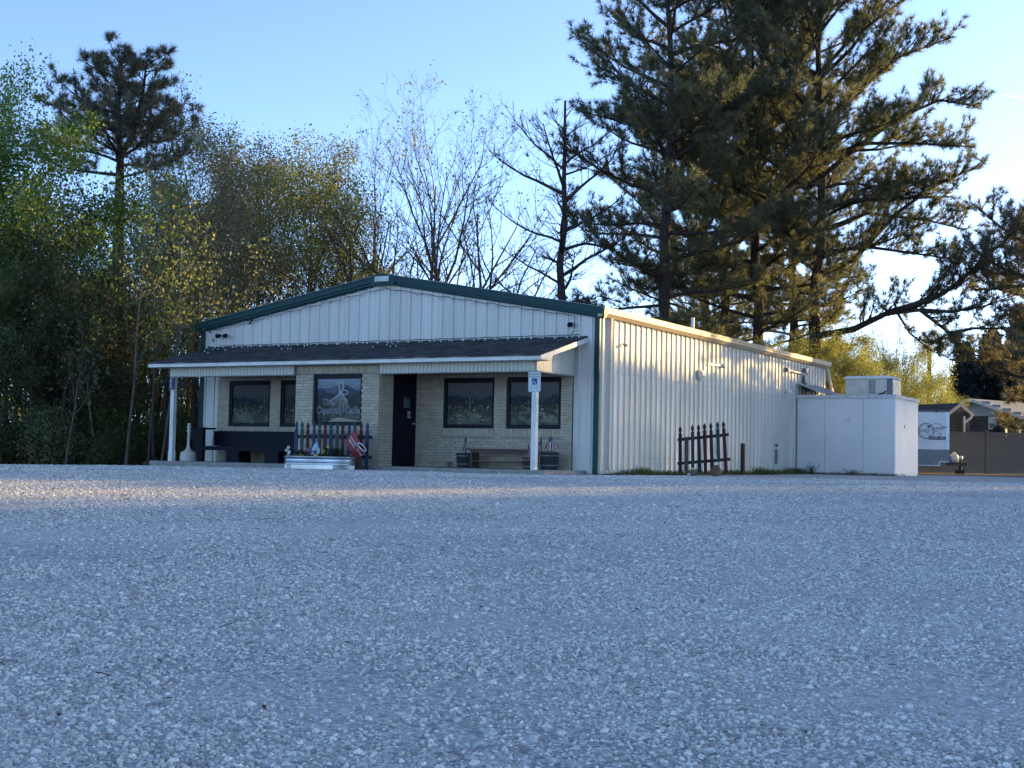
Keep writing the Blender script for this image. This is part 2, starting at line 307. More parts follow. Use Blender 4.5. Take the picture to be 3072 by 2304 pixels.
earth_strip()
# ================================================================== cafe building (front wall y=0, right wall x=0)
W, L = 11.64, 17.1; XR = -W/2
def zr(x): return 4.70-.174*abs(x-XR)
cafe = thing('cafe_building', (-W/2, L/2, 0), 'cream metal cafe building with green gable trim and brick front', 'building')
def profile(u0, u1):
    pts = [(u0, 0)]; k = math.ceil((u0-.2)/.305)
    while k*.305 < u1+.1:
        for d, h in ((-.105, 0), (-.098, .005), (-.085, .005), (-.078, 0), (-.036, 0), (-.017, .034), (.017, .034), (.036, 0), (.078, 0), (.085, .005), (.098, .005), (.105, 0)):
            u = k*.305+d+.1
            if u0 < u < u1: pts.append((u, h))
        k += 1
    return pts+[(u1, 0)]
def panel(name, u0, u1, zb, ztop, side, mat, parent):
    t = MB(); pr = profile(u0, u1)
    for (a, ha), (b, hb) in zip(pr, pr[1:]):
        za, zb2 = ztop(a), ztop(b)
        if side == 'F': q = [(a, -ha, zb), (b, -hb, zb), (b, -hb, zb2), (a, -ha, za)]
        else: q = [(ha, a, zb), (hb, b, zb), (hb, b, zb2), (ha, a, za)]
        t.add(q, [(0, 1, 2, 3)])
    return t.build(name, mat, parent)
fw = MB(); fw.prism([(-W+.02, -.05), (-.02, -.05), (-.02, 3.45), (XR, 4.52), (-W+.02, 3.45)], (0, .05, 0), (1, 0, 0), (0, 0, 1), (0, L-.1, 0)); core = fw.build('light_block_core', m_dark, cafe)  # solid filler added inside the building to stop light leaking through
lw = MB(); lw.box(-W, -W+.018, .06, L, -.05, 3.46); lw.build('left_wall', m_panel, cafe); lw = MB(); lw.prism([(-W, -.05), (0, -.05), (0, 3.45), (XR, 4.5), (-W, 3.45)], (0, L-.045, 0), (1, 0, 0), (0, 0, 1), (0, .04, 0)); lw.build('back_wall', m_panel, cafe)
XB0, XB1 = -11.03, -.63
panel('wall_panel', XB1, -.02, -.03, lambda u: zr(u)-.10, 'F', m_panel, cafe)
panel('wall_panel', -W+.02, XB0, -.03, lambda u: zr(u)-.10, 'F', m_panel, cafe)
u = XB1
while u > XB0+.05:
    a = max(XB0, u-.915); panel('wall_panel', a+.0015, u-.0015, 2.85, lambda q: zr(q)-.10, 'F', m_panel, cafe); u = a
u = .02
while u < L-.05:
    b = min(L, u+.915); panel('side_panel', u+.0015, b-.0015, -.03, lambda q: 3.50, 'S', m_side, cafe); u = b
# screws along the girt lines of the right wall
t = MB()
for z in (.35, 2.27, 3.3):
    y = .2
    while y < L: t.ball((.036, y+.03, z+.01*math.sin(y*7)), .011, 6); y += .305
o = t.build('screws', m_grey, cafe); o['kind'] = 'stuff'
# trims
t = MB(); t.box(-.115, .015, -.048, .012, -.03, 3.47); t.build('corner_trim', m_green, cafe)
t = MB(); t.box(-W-.012, -W+.13, -.048, .05, -.03, 3.47); t.build('corner_trim', m_green, cafe)
for s in (1, -1):
    t = MB()
    def X(d): return XR+s*d
    for d0, d1, y0, y1, h0, h1 in ((.36, 5.99, -.15, .03, -.005, -.155), (.36, 5.97, -.115, .02, -.15, -.215), (.36, 5.985, -.165, -.145, -.0, -.035), (.36, 5.93, -.06, .02, -.21, -.25)):
        vs = [(X(d), y, zr(X(d))+h) for d in (d0, d1) for y in (y0, y1) for h in (h0, h1)]
        t.add(vs, [(0, 1, 3, 2), (4, 6, 7, 5), (0, 4, 5, 1), (2, 3, 7, 6), (0, 2, 6, 4), (1, 5, 7, 3)])
    t.build('rake_trim', m_green, cafe)
t = MB(); t.prism([(-.37, -.285), (.37, -.285), (.37, -.065), (0, .015), (-.37, -.065)], (XR, -.16, 4.70), (1, 0, 0), (0, 0, 1), (0, .19, 0)); rc = t.build('ridge_cap', m_green, cafe)
t = MB(); t.box(XR-.20, XR+.21, -.185, -.163, 4.505, 4.63)
for i in range(5): t.box(XR-.18, XR+.19, -.192, -.184, 4.517+i*.023, 4.527+i*.023)
t.build('gable_light', m_white, rc)
t = MB()
for s in (1, -1):
    a, b = XR, XR+s*6.0
    t.add([(a, -.14, 4.712), (b, -.14, zr(b)+.012), (b, L+.1, zr(b)+.012), (a, L+.1, 4.712), (a, -.14, 4.702), (b, -.14, zr(b)+.003), (b, L+.1, zr(b)+.003), (a, L+.1, 4.702)], [(0, 1, 2, 3), (7, 6, 5, 4), (0, 4, 5, 1), (1, 5, 6, 2), (2, 6, 7, 3)])
t.build('roof', m_roof, cafe)
t = MB(); t.prism([(.0, 3.462), (.095, 3.462), (.165, 3.545), (.165, 3.60), (.178, 3.605), (.178, 3.652), (.0, 3.652)], (0, -.135, 0), (1, 0, 0), (0, 0, 1), (0, L+.25, 0)); t.build('gutter', m_gutter, cafe)
for y0 in (5.6, 11.3):
    t = MB(); t.prism([(.0, 3.456), (.099, 3.456), (.169, 3.54), (.182, 3.60), (.182, 3.656), (.0, 3.656)], (0, y0, 0), (1, 0, 0), (0, 0, 1), (0, .05, 0)); t.build('gutter_joint', m_gutter, cafe)
t = MB(); t.tube([(.075, .42, 3.47), (.075, .42, 3.3), (.07, .42, 3.2), (.07, .42, .1), (.13, .42, 0.0)], .042, 4); t.build('downspout', m_side, cafe)
t = MB(); t.tube([(.09, L-.12, 3.47), (.30, L-.05, 2.5)], .05, 4); t.build('downspout', m_side, cafe)
t = MB(); t.tube([(-1, 7.9, 3.85), (-1, 7.9, 4.27)], .05, 10); t.build('vent_pipe', m_white, cafe)
# ---- brickwork
BR = []           # (centre, (len,depth,h), rz)
def brick_wall(org, U, N, u0, u1, z0, z1, holes, soldier=()):
    org, U, N = Vector(org), Vector(U), Vector(N); rz = math.atan2(U.y, U.x); k = 0; z = z0
    while z+.05 < z1:
        off = .102 if k % 2 else 0; segs = []; u = u0-off
        while u < u1:
            a, b = max(u, u0), min(u+.196, u1)
            parts = [(a, b)]
            for h0, h1, g0, g1 in list(holes)+list(soldier):
                if z+.057 > g0+.008 and z < g1-.008:
                    parts = [q for a_, b_ in parts for q in ((a_, min(b_, h0)), (max(a_, h1), b_)) if q[1]-q[0] > .03]
            segs += parts; u += .204
        for a, b in segs:
            if b-a > .03: BR.append((org+U*((a+b)/2)+N*.008+Vector((0, 0, z+.0285)), (b-a, .03, .057), rz))
        z += .0677; k += 1
    for h0, h1, g0, g1 in soldier:
        u = h0
        while u < h1-.02:
            BR.append((org+U*(u+.0285)+N*.012+Vector((0, 0, (g0+g1)/2)), (.057, .03, g1-g0-.01), rz)); u += .0677
YB = -1.72; BX0, BX1 = -7.10, -4.71
WIN = [(-10.65, -9.28), (-8.95, -7.58), (-4.06, -2.67), (-2.35, -.93)]
Z0, Z1 = .962, 2.14
brick_wall((0, -.01, 0), (1, 0, 0), (0, -1, 0), XB0, BX0-.0, .05, 2.26, [(a, b, Z0, Z1) for a, b in WIN[:2]], [(a-.02, b+.02, Z0-.195, Z0) for a, b in WIN[:2]])
brick_wall((0, -.01, 0), (1, 0, 0), (0, -1, 0), BX1, XB1-.02, .05, 2.26, [(a, b, Z0, Z1) for a, b in WIN[2:]], [(a-.02, b+.02, Z0-.195, Z0) for a, b in WIN[2:]])
BW = (-6.60, -5.20)
brick_wall((0, YB, 0), (1, 0, 0), (0, -1, 0), BX0, BX1, -.02, 2.33, [(*BW, Z0, 2.16)], [(BW[0]-.02, BW[1]+.02, Z0-.195, Z0), (BX0+.01, BX1-.01, 2.17, 2.34)])
brick_wall((BX1, 0, 0), (0, 1, 0), (1, 0, 0), YB+.02, -.02, .05, 2.30, [(-1.20, -.20, -.1, 2.30)])
bwall = MB()
def wallslab(t, x0, x1, y0, y1, z0, z1, holes):
    xs = sorted({x0, x1, *[h[0] for h in holes], *[h[1] for h in holes]}); zs = sorted({z0, z1, *[h[2] for h in holes], *[h[3] for h in holes]})
    for a, b in zip(xs, xs[1:]):
        for c, d in zip(zs, zs[1:]):
            if not any(h[0] <= a and b <= h[1] and h[2] <= c and d <= h[3] for h in holes): t.box(a, b, y0, y1, c, d)
wallslab(bwall, XB0, BX0, -.015, .045, -.04, 2.9, [(a, b, Z0, Z1) for a, b in WIN[:2]])
wallslab(bwall, BX1, XB1-.02, -.015, .045, -.04, 2.9, [(a, b, Z0, Z1) for a, b in WIN[2:]])
wallslab(bwall, BX0, BX1, YB, YB+.12, -.04, 2.42, [(*BW, Z0, 2.16)])
bwall.box(BX1-.1, BX1, YB+.125, -1.20, -.04, 2.42); bwall.box(BX1-.1, BX1, -.20, -.02, -.04, 2.42); bwall.box(BX1-.1, BX1, -1.197, -.203, 2.25, 2.42); bwall.box(BX0, BX0+.1, YB+.125, -.02, -.04, 2.42)
brickwall = bwall.build('brick_wall', m_mortar, cafe)
BR.sort(key=lambda b: (b[0]-CAM).length*(1 if b[1][0] > .1 else 1.3))
for c, d, rz in BR[:300]: cube('brick', m_brick, brickwall, c, d, rz)
t = MB()
for c, d, rz in BR[300:]:
    U = Vector((math.cos(rz), math.sin(rz), 0)); t.obox(c, U*d[0], Vector((-U.y, U.x, 0))*d[1], (0, 0, d[2]))
o = t.build('brickwork', m_brick, brickwall); o['kind'] = 'stuff'
# ---- printed desert pictures on the panes
class Print(MB):
    def __init__(s, o, U, V, N): super().__init__(); s.o, s.U, s.V, s.N = map(Vector, (o, U, V, N)); s.k = 0
    def poly(s, pts, col):
        s.k += 1; q = [s.o+s.U*min(1, max(0, a))+s.V*min(1, max(0, b))+s.N*(s.k*.00006) for a, b in pts]; s.add(q, [tuple(range(len(q)))], col)
def desert(pr, rng, bright=1.0, big=None):
    B = lambda c, f=1: tuple(q*bright*f for q in c)
    for i in range(8): pr.poly([(0, .45+i*.07), (1, .45+i*.07), (1, 1), (0, 1)], B((.030+.012*i, .034+.011*i, .046+.010*i)))
    for base, amp, c in ((.66, .20, (.030, .032, .048)), (.60, .13, (.022, .024, .038)), (.54, .07, (.030, .032, .030))):
        ph = rng.uniform(0, 9); xs = [i/16 for i in range(17)]
        pr.poly([(0, .3)]+[(x, base+amp*(.5*math.sin(x*4+ph)+.3*math.sin(x*11+ph*2)+rng.uniform(-.12, .12))) for x in xs]+[(1, .3)], B(c))
    B0 = B; B = lambda c, f=1: B0(c, f*1.25)
    for i in range(6): pr.poly([(0, 0), (1, 0), (1, .48-.07*i), (0, .48-.07*i+rng.uniform(-.02, .02))], B0((.030+.010*i, .031+.009*i, .027+.007*i)))
    def saguaro(x, y, h, c):
        w_ = h*.07
        def arm(x0, x1, y0, y1): pr.poly([(x0-w_*.6, y0), (x0+w_*.6, y0), (x1+w_*.6, y0+.02), (x1+w_*.6, y1), (x1, y1+w_*.5), (x1-w_*.6, y1), (x1-w_*.6, y0+.04)], c)
        pr.poly([(x-w_, y), (x+w_, y), (x+w_, y+h), (x, y+h+w_), (x-w_, y+h)], c); arm(x, x-h*.26, y+h*.35, y+h*.75); arm(x, x+h*.24, y+h*.45, y+h*.85)
    for _ in range(5): saguaro(rng.uniform(.05, .95), rng.uniform(.3, .45), rng.uniform(.12, .34), B((.030, .042, .030), rng.uniform(.5, 2.0)))
    for _ in range(150):
        y = .46*(rng.random()**.7); r = .02+.06*(1-y/.5)*rng.random(); x = rng.uniform(0, 1); f = rng.uniform(.5, 1.7); c = rng.choice([(.04, .055, .034), (.06, .055, .045), (.09, .08, .062), (.03, .04, .035), (.14, .125, .10)])
        pr.poly([(x+r*math.cos(a)*rng.uniform(.7, 1.2), y+.65*r*math.sin(a)*rng.uniform(.7, 1.2)) for a in [k*.7 for k in range(9)]], B(c, f))
    def agave(x, y, r, c, n=22):
        for k in range(n):
            a = math.pi*(.04+.92*k/(n-1)); rr = r*rng.uniform(.8, 1.1); d = (math.cos(a), math.sin(a)); p = (-d[1]*r*.06, d[0]*r*.06); f = rng.uniform(.5, 1.9)
            pr.poly([(x+p[0], y+p[1]), (x+d[0]*rr*.55+p[0]*1.3, y+d[1]*rr*.55+p[1]), (x+d[0]*rr, y+d[1]*rr), (x+d[0]*rr*.55-p[0]*1.3, y+d[1]*rr*.55-p[1]), (x-p[0], y-p[1])], B(c, f))
    for _ in range(6): agave(rng.uniform(.05, .95), rng.uniform(.05, .32), rng.uniform(.06, .12), (.07, .085, .06), 12)
    if big: agave(*big, (.085, .095, .065), 26)
def make_window(x0, x1, y, z0, z1, seed, bright, big, extra=None):
    t = MB(); e = .075; wallslab(t, x0, x1, y+.012, y+.075, z0, z1, [(x0+e, x1-e, z0+e*1.2, z1-e*1.5)])
    fr = t.build('window', m_black, cafe)
    pr = Print((x0+e, y+.05, z0+e*1.2), (x1-x0-2*e, 0, 0), (0, 0, z1-z0-e*2.7), (0, -1, 0)); desert(pr, random.Random(seed), bright, big)
    if extra: extra(pr)
    pr.build('printed_pane', m_print, fr, colors=True); return fr
make_window(*WIN[0], -.005, Z0, Z1, 4, 1.0, (.36, .03, .3)); make_window(*WIN[1], -.005, Z0, Z1, 9, .8, (.6, .04, .2))
make_window(*WIN[2], -.005, Z0, Z1, 15, 1.35, (.48, .05, .30)); make_window(*WIN[3], -.005, Z0, Z1, 22, 1.35, (.80, .05, .24))
def signart(pr):
    g = lambda f: (.30*f, .31*f, .29*f)
    for i in range(6): pr.poly([(0, .55+i*.08), (1, .55+i*.08), (1, 1), (0, 1)], (.09+.03*i, .11+.034*i, .14+.036*i))
    for b, a, c in ((.80, .10, (.10, .12, .16)), (.72, .14, (.062, .066, .095)), (.62, .10, (.045, .05, .055))):
        rng = random.Random(int(b*100)); pr.poly([(0, .4)]+[(i/14, b+a*(.5*math.sin(i*.6+b*20)+rng.uniform(-.3, .4))) for i in range(15)]+[(1, .4)], c)
    pr.poly([(0, .3), (1, .3), (1, .52), (0, .56)], (.045, .050, .042))
    rng = random.Random(5)
    for _ in range(50):
        x, y, r = rng.random(), rng.uniform(.02, .5), rng.uniform(.02, .06); pr.poly([(x+r*math.cos(k)*rng.uniform(.6, 1.2), y+.6*r*math.sin(k)) for k in range(6)], tuple(q*rng.uniform(.3, 2) for q in (.05, .055, .05)))
    pr.poly([(.26, 0), (.36, .06), (.5, .10), (.7, .07), (1, .02), (1, 0)], (.30, .28, .20)); pr.poly([(.6, .1), (1, .06), (1, .16), (.66, .16)], (.13, .11, .10))
    def stroke(pts, w_, c):
        for (a, b), (d, e) in zip(pts, pts[1:]):
            n_ = math.hypot(d-a, e-b); px, py = -(e-b)/n_*w_, (d-a)/n_*w_; pr.poly([(a+px, b+py), (d+px, e+py), (d-px, e-py), (a-px, b-py)], c)
    # bundle of pale cloth and poles tied in the middle with a looped rope
    for k in range(9):
        a = -1.0+2.0*k/8; stroke([(.53+.01*a, .66), (.53+.13*a, .5), (.53+.20*a, .40-.06*abs(a))], .013, g(.35+.5*((k*37) % 10)/10))
    stroke([(.52, .66), (.44, .58), (.30, .48)], .016, g(1.0)); stroke([(.56, .66), (.62, .57), (.70, .48)], .016, g(.95))
    stroke([(.52, .64), (.51, .78), (.49, .90), (.47, .94)], .016, g(1.1)); stroke([(.55, .64), (.57, .74), (.61, .80), (.58, .90), (.61, .94)], .014, g(1.2)); stroke([(.50, .90), (.55, .93), (.60, .90)], .012, g(1.3))
    stroke([(.56+.09*math.cos(k*.55)+.06, .68+.05*math.sin(k*.55)) for k in range(12)], .010, g(1.35))
    for k in range(7): stroke([(.50+.02*k, .46), (.47+.03*k, .32), (.49+.02*k, .2)], .011, g(.4+.15*(k % 3)))
bw = make_window(*BW, YB+.03, Z0, 2.16, 31, 1.0, None, signart)
m_sign = M('pale_print_lettering', (.36, .37, .39), None, 30, rough=.5)
m_signk = M('dark_print_lettering', (.03, .033, .045), None, 30, rough=.6)
for body, lx, lz, sz_ in (('The', -6.20, 1.50, .19), ('Country', -6.16, 1.31, .225), ('Cafe', -5.51, 1.31, .225)):
    text('lettering', body, m_sign, bw, (lx, YB+.062, lz), (1, 0, 0), (0, 0, 1), sz_, .003, bold=.035, spacing=1.05); text('lettering_fill', body, m_signk, bw, (lx, YB+.060, lz), (1, 0, 0), (0, 0, 1), sz_, .003, bold=-.006, spacing=1.05)
# ---- door in the right side of the brick bay
t = MB(); t.box(BX1-.06, BX1-.012, -1.155, -.245, .06, 2.2); door = t.build('door', m_navy, cafe)
t = MB(); t.box(BX1-.08, BX1+.0, -1.20, -1.158, .05, 2.25); t.box(BX1-.08, BX1, -.242, -.20, .05, 2.25); t.box(BX1-.08, BX1, -1.157, -.243, 2.203, 2.25); t.build('door_frame', m_black, door)
t = MB(); t.tube([(BX1-.012, -.36, 1.05), (BX1+.04, -.36, 1.05)], .014, 8); t.ball((BX1+.055, -.36, 1.05), .03, 10); t.build('door_knob', m_alu, door)
t = MB(); t.box(BX1-.011, BX1-.006, -.72, -.45, 1.41, 1.67, (.05, .07, .09)); t.box(BX1-.011, BX1-.005, -.70, -.665, 1.43, 1.65, (.20, .20, .22)); t.box(BX1-.0105, BX1-.0055, -.66, -.47, 1.43, 1.6, (.07, .11, .12)); t.build('notice', m_print, door, colors=True)
t = MB(); t.box(BX1-.011, BX1-.007, -.545, -.42, 1.185, 1.34, (.42, .40, .38)); t.box(BX1-.0105, BX1-.006, -.535, -.43, 1.22, 1.29, (.20, .04, .04)); t.box(BX1-.0105, BX1-.0055, -.515, -.45, 1.245, 1.265, (.5, .5, .5)); t.build('sticker', m_print, door, colors=True)
# ---- porch
slab = MB(); slab.box(-11.42, -.28, -2.02, -.02, -.25, .045); slab.build('porch_slab', m_conc, cafe)
def zp(y): return 3.02+.2565*y
t = MB(); x0, x1 = -11.36, -.315
t.add([(x0, -2.19, zp(-2.19)-.012), (x1, -2.19, zp(-2.19)-.012), (x1, -.002, 3.008), (x0, -.002, 3.008), (x0, -2.19, zp(-2.19)-.05), (x1, -2.19, zp(-2.19)-.05), (x1, -.002, 2.97), (x0, -.002, 2.97)], [(0, 1, 2, 3), (7, 6, 5, 4), (0, 4, 5, 1), (1, 5, 6, 2), (2, 6, 7, 3), (3, 7, 4, 0)])
deck = t.build('porch_roof', m_shingle, cafe)
t = MB(); rng = random.Random(8); y = -2.235
while y < -.1:
    x = x0-.03-rng.uniform(0, .25)
    while x < x1+.03:
        b = min(x+rng.uniform(.14, .36), x1+.03); a = max(x, x0-.03)
        if b-a > .03:
            th = rng.uniform(.006, .018); yy = y+rng.uniform(-.006, .006); y1 = min(y+.30, -.004)
            t.add([(a, yy, zp(yy)+th), (b-.004, yy, zp(yy)+th), (b-.004, y1, zp(y1)-.006), (a, y1, zp(y1)-.006), (a, yy, zp(yy)-.008), (b-.004, yy, zp(yy)-.008)], [(0, 1, 2, 3), (4, 5, 1, 0), (4, 0, 3), (5, 2, 1)])
        x = b
    y += .14
o = t.build('shingles', m_shingle, deck); o['kind'] = 'stuff'
t = MB(); t.box(x0-.02, x1+.02, -.03, -.001, 2.99, 3.045); t.build('flashing', m_green, deck)
t = MB(); t.box(x0, x1, -2.215, -2.19, 2.358, 2.462); t.build('fascia', m_white, cafe)
t = MB()
t.prism([(-2.215, 2.375), (-1.85, 2.375), (-1.85, zp(-1.85)-.11), (-.003, zp(0)-.115), (-.003, zp(0)-.005), (-2.215, zp(-2.215)-.005)], (x1+.001, 0, 0), (0, 1, 0), (0, 0, 1), (.024, 0, 0)); t.build('rake_board', m_white, cafe)
t = MB(); t.prism([(-2.215, 2.36), (-.003, zp(0)-.115), (-.003, zp(0)-.005), (-2.215, zp(-2.215)-.005)], (x0-.025, 0, 0), (0, 1, 0), (0, 0, 1), (.024, 0, 0)); t.build('rake_board', m_white, cafe)
t = MB(); t.box(x0+.002, x1-.002, -2.188, -1.70, 2.362, 2.372); t.box(-11.0, -.64, -1.70, -.05, 2.262, 2.272)
t.add([(-.61, -1.8, zp(-1.8)-.07), (x1, -1.8, zp(-1.8)-.07), (x1, -.01, zp(0)-.07), (-.61, -.01, zp(0)-.07)], [(0, 1, 2, 3)]); t.build('soffit', m_vinyl, cafe)
def siding(name, a, b, y, z0, z1):
    t = MB(); t.box(a, b, y+.0, y+.10, z0+.012, z1); t.box(a-.004, b+.004, y-.022, y+.1, z0-.012, z0+.010); bm = t.build(name, [m_groove], cafe); u = a; k = 0
    while u < b-.02:
        e = min(u+.1, b); cube('siding_plank', m_vinyl, bm, ((u+e)/2, y-.007, (z0+z1)/2+.004), (e-u-.011, .014, z1-z0-.014)); u = e
    return bm
siding('porch_beam', -11.03, BX0-.01, -1.80, 2.145, 2.36); siding('porch_beam', BX1+.045, -.63, -1.80, 2.145, 2.36)
t = MB(); t.prism([(-1.80, 2.157), (-.03, 2.157), (-.03, zp(0)-.1), (-1.80, zp(-1.8)-.1)], (-.70, 0, 0), (0, 1, 0), (0, 0, 1), (.08, 0, 0)); t.box(-.70, -.592, -1.82, -.02, 2.133, 2.155); sb = t.build('porch_beam', [m_groove], cafe)
y = -1.80
while y < -.05:
    e = min(y+.1, -.03); z1 = zp((y+e)/2)-.1; cube('siding_plank', m_vinyl, sb, (-.613, (y+e)/2, (2.157+z1)/2), (.014, e-y-.011, z1-2.157-.004)); y = e
for k, (px, pz) in enumerate(((-.665, -.06), (-10.955, -.06))):
    t = MB(); t.box(px-.055, px+.055, -1.79, -1.68, pz, 2.135); t.box(px-.065, px+.065, -1.80, -1.67, pz, .3 if k else -.03); t.build('porch_post', m_white, cafe)
# ================================================================== things on and around the building
rng = random.Random(77)
# ---- wall fixtures
def floodlight(loc, label, heads):
    o = thing('security_light', loc, label, 'light'); x, y, z = loc
    t = MB(); t.box(x-.05, x+.05, y-.03, y, z-.05, z+.05); t.build('base', m_white, o)
    for k, (dx, c) in enumerate(heads):
        t = MB(); p = Vector((x+dx, y-.05, z)); t.tube([p, p+Vector((dx*.6, -.06, -.01)), p+Vector((dx*.8, -.13, -.03))], [.025, .055, .06], 10); t.build('lamp_head', m_black, o)
    return o
floodlight((-10.85, -.035, 3.33), 'twin black security light on the gable wall above the number sign post', ((-.07, 0), (.08, 0)))
floodlight((-.71, -.035, 3.315), 'single black security light on the gable beside the green corner trim', ((.03, 0),))
def string_lights(name, pts, label, sag, n):
    o = thing(name, pts[0], label, 'string lights'); path = []
    for a, b in zip(pts, pts[1:]):
        a, b = Vector(a), Vector(b); m = max(2, int((b-a).length/.07))
        for i in range(m):
            f = i/m; path.append(a.lerp(b, f)+Vector((0, 0, -sag*abs(math.sin(f*math.pi*(b-a).length/.62)))))
    path.append(Vector(pts[-1])); t = MB(); t.tube(path, .007, 4); t.build('cable', m_letter_k, o)
    for i in range(n):
        p = path[int((i+.5)*len(path)/n)]; q = p+Vector((rng.uniform(-.02, .02), -.012, 0)); t = MB(); t.tube([q, q+Vector((0, 0, -.025))], .011, 6); t.ball(q+Vector((0, 0, -.045)), .022, 6); t.build('bulb', m_bulb, o)
    return o
string_lights('string_lights', [(-11.2, -.07, zr(-11.2)-.27), (XR, -.07, zr(XR)-.33), (-.6, -.07, zr(-.6)-.27), (-.62, -.06, 3.2), (-.7, -.06, 3.06)], 'string of clear bulbs hung under the green gable trim', .03, 34)
string_lights('string_lights', [(-11.0, -.05, 3.075), (-.5, -.05, 3.085)], 'string of clear bulbs along the top edge of the porch shingles', .012, 26)
def loose_bulbs(x, y):
    pts = [Vector((x+rng.uniform(-.35, .35), y+rng.uniform(-.25, .25), 0)) for _ in range(5)]
    for p in pts: p.z = zp(p.y)+.03
    return pts
for lx, ly, lb in ((-10.6, -.7, 'loose tangle of clear bulbs on the shingles above the pew'), (-8.3, -.45, 'loose tangle of clear bulbs on the shingles above the brick bay corner'), (-5.3, -.5, 'loose tangle of clear bulbs on the shingles above the dark door')):
    pts = loose_bulbs(lx, ly); o = thing('string_light_tangle', pts[0], lb, 'string lights'); t = MB(); t.tube(pts, .007, 4); t.build('cable', m_letter_k, o)
    for p in pts: t = MB(); t.ball(p, .024, 6); t.build('bulb', m_bulb, o)
t = MB(); t.bar((-10.0, -.09, 3.60), (-9.85, -.12, 3.74), .03, .035); tag(t.build('loose_bracket', m_letter_k), 'short black bracket dangling below the green gable trim', 'bracket')
# right wall fixtures
def wallbox(name, label, cat, parts):
    o = thing(name, parts[0][3], label, cat)
    for n_, mat, f, _ in parts: t = MB(); f(t); t.build(n_, mat, o)
    return o
wallbox('wall_lamp', 'white hooded wall lamp on the ribbed side wall above the picket panel', 'lamp', [
    ('hood', m_white, lambda t: t.prism([(0, -.10), (.05, -.12), (.16, -.02), (.10, .12), (0, .14)], (.03, 5.75, 2.53), (1, 0, 0), (0, 0, 1), (0, .18, 0)), (.03, 5.84, 2.4)),
    ('lens', m_bulb, lambda t: t.box(.04, .13, 5.78, 5.90, 2.405, 2.425), (0, 0, 0))])
wallbox('wall_camera', 'small dark camera on the side wall under the gutter near the corner', 'camera', [
    ('housing', m_grey, lambda t: t.tube([(.05, 1.18, 2.94), (.16, 1.06, 2.91)], .035, 8), (.035, 1.2, 2.9)), ('bracket', m_white, lambda t: t.bar((.0, 1.25, 2.97), (.07, 1.17, 2.95), .03, .03), (0, 0, 0))])
wallbox('conduit_light', 'pipe mounted floodlight on the side wall to the right of the hooded lamp', 'light', [
    ('conduit', m_alu, lambda t: t.tube([(.045, 6.4, 2.86), (.05, 7.35, 2.88)], .018, 6), (.035, 6.9, 2.85)), ('lamp_head', m_alu, lambda t: t.ball((.09, 7.42, 2.88), .07, 10), (0, 0, 0))])
wallbox('electric_riser', 'white conduit and meter fittings high on the side wall above the cooler', 'conduit', [
    ('conduit', m_white, lambda t: t.tube([(.06, 12.9, 3.14), (.06, 14.75, 3.12)], .03, 6), (.03, 13, 3.1)),
    ('junction_box', m_grey, lambda t: t.box(.035, .13, 12.8, 13.0, 3.08, 3.20), 0), ('junction_box', m_grey, lambda t: t.box(.035, .14, 14.55, 14.85, 3.15, 3.3), 0),
    ('riser', m_grey, lambda t: t.box(.035, .12, 14.55, 14.85, 2.72, 3.06), 0), ('meter', m_grey, lambda t: t.tube([(.03, 14.7, 2.75), (.15, 14.7, 2.75)], .10, 12), 0)])
wallbox('wall_lamp', 'small white cone lamp on the side wall just left of the cooler', 'lamp', [('shade', m_white, lambda t: t.lathe([(.12, 0), (.10, .03), (.02, .16)], (.14, 12.85, 2.44), 12), (.03, 12.85, 2.4))])
wallbox('wall_valve', 'dark narrow valve pipe low on the side wall near the cooler', 'pipe', [('pipe', m_grey, lambda t: t.box(.035, .09, 11.95, 12.03, .28, .72), (.03, 12, .28)), ('valve', m_grey, lambda t: t.tube([(.04, 11.98, .83), (.1, 11.98, .83)], .05, 8), 0)])
wallbox('lean_to_roof', 'small corrugated lean-to roof between the side wall and the cooler top', 'roof', [('sheet', m_roof, lambda t: [t.add([(.04, 13.95+k*.3+d, 2.78+h), (.85, 13.95+k*.3+d, 2.46+h), (.85, 13.95+k*.3+e, 2.46+g), (.04, 13.95+k*.3+e, 2.78+g)], [(0, 1, 2, 3)]) for k in range(9) for d, e, h, g in ((0, .1, 0, 0), (.1, .15, 0, .05), (.15, .2, .05, .05), (.2, .25, .05, 0), (.25, .3, 0, 0))], (.04, 14, 2.4)), ('prop', m_grey, lambda t: t.box(.76, .82, 14.0, 16.5, 2.40, 2.455), 0)])
# ---- signs on the posts
s_ = thing('house_number_sign', (-10.955, -1.81, 1.97), 'narrow blue sign with vertical white numerals on the porch post', 'sign')
t = MB(); t.box(-11.03, -10.875, -1.835, -1.803, 1.83, 2.115); pb = t.build('plate', M('blue_sign_paint', (.012, .022, .14), (.010, .018, .11), 5, rough=.4), s_)
text('numerals', '5', m_letter_w, s_, (-10.97, -1.836, 2.04), (1, 0, 0), (0, 0, 1), .125, .002, bold=.01); text('numerals', '2', m_letter_w, s_, (-10.97, -1.836, 1.92), (1, 0, 0), (0, 0, 1), .125, .002, bold=.01)
s_ = thing('parking_sign', (-.65, -1.81, 1.7), 'white reserved parking sign with blue wheelchair symbol on the porch post', 'sign')
def rrect(w_, h_, r): return [(cx*(w_/2-r)+r*math.cos(a), cy*(h_/2-r)+r*math.sin(a)) for cx, cy, a0 in ((1, 1, 0), (-1, 1, 90), (-1, -1, 180), (1, -1, 270)) for a in (R(a0), R(a0+45), R(a0+90))]
def plate(name, mat, parent, w_, h_, r, y, cx, cz, th=.004): t = MB(); t.prism(rrect(w_, h_, r), (cx, y, cz), (1, 0, 0), (0, 0, 1), (0, th, 0)); return t.build(name, mat, parent)
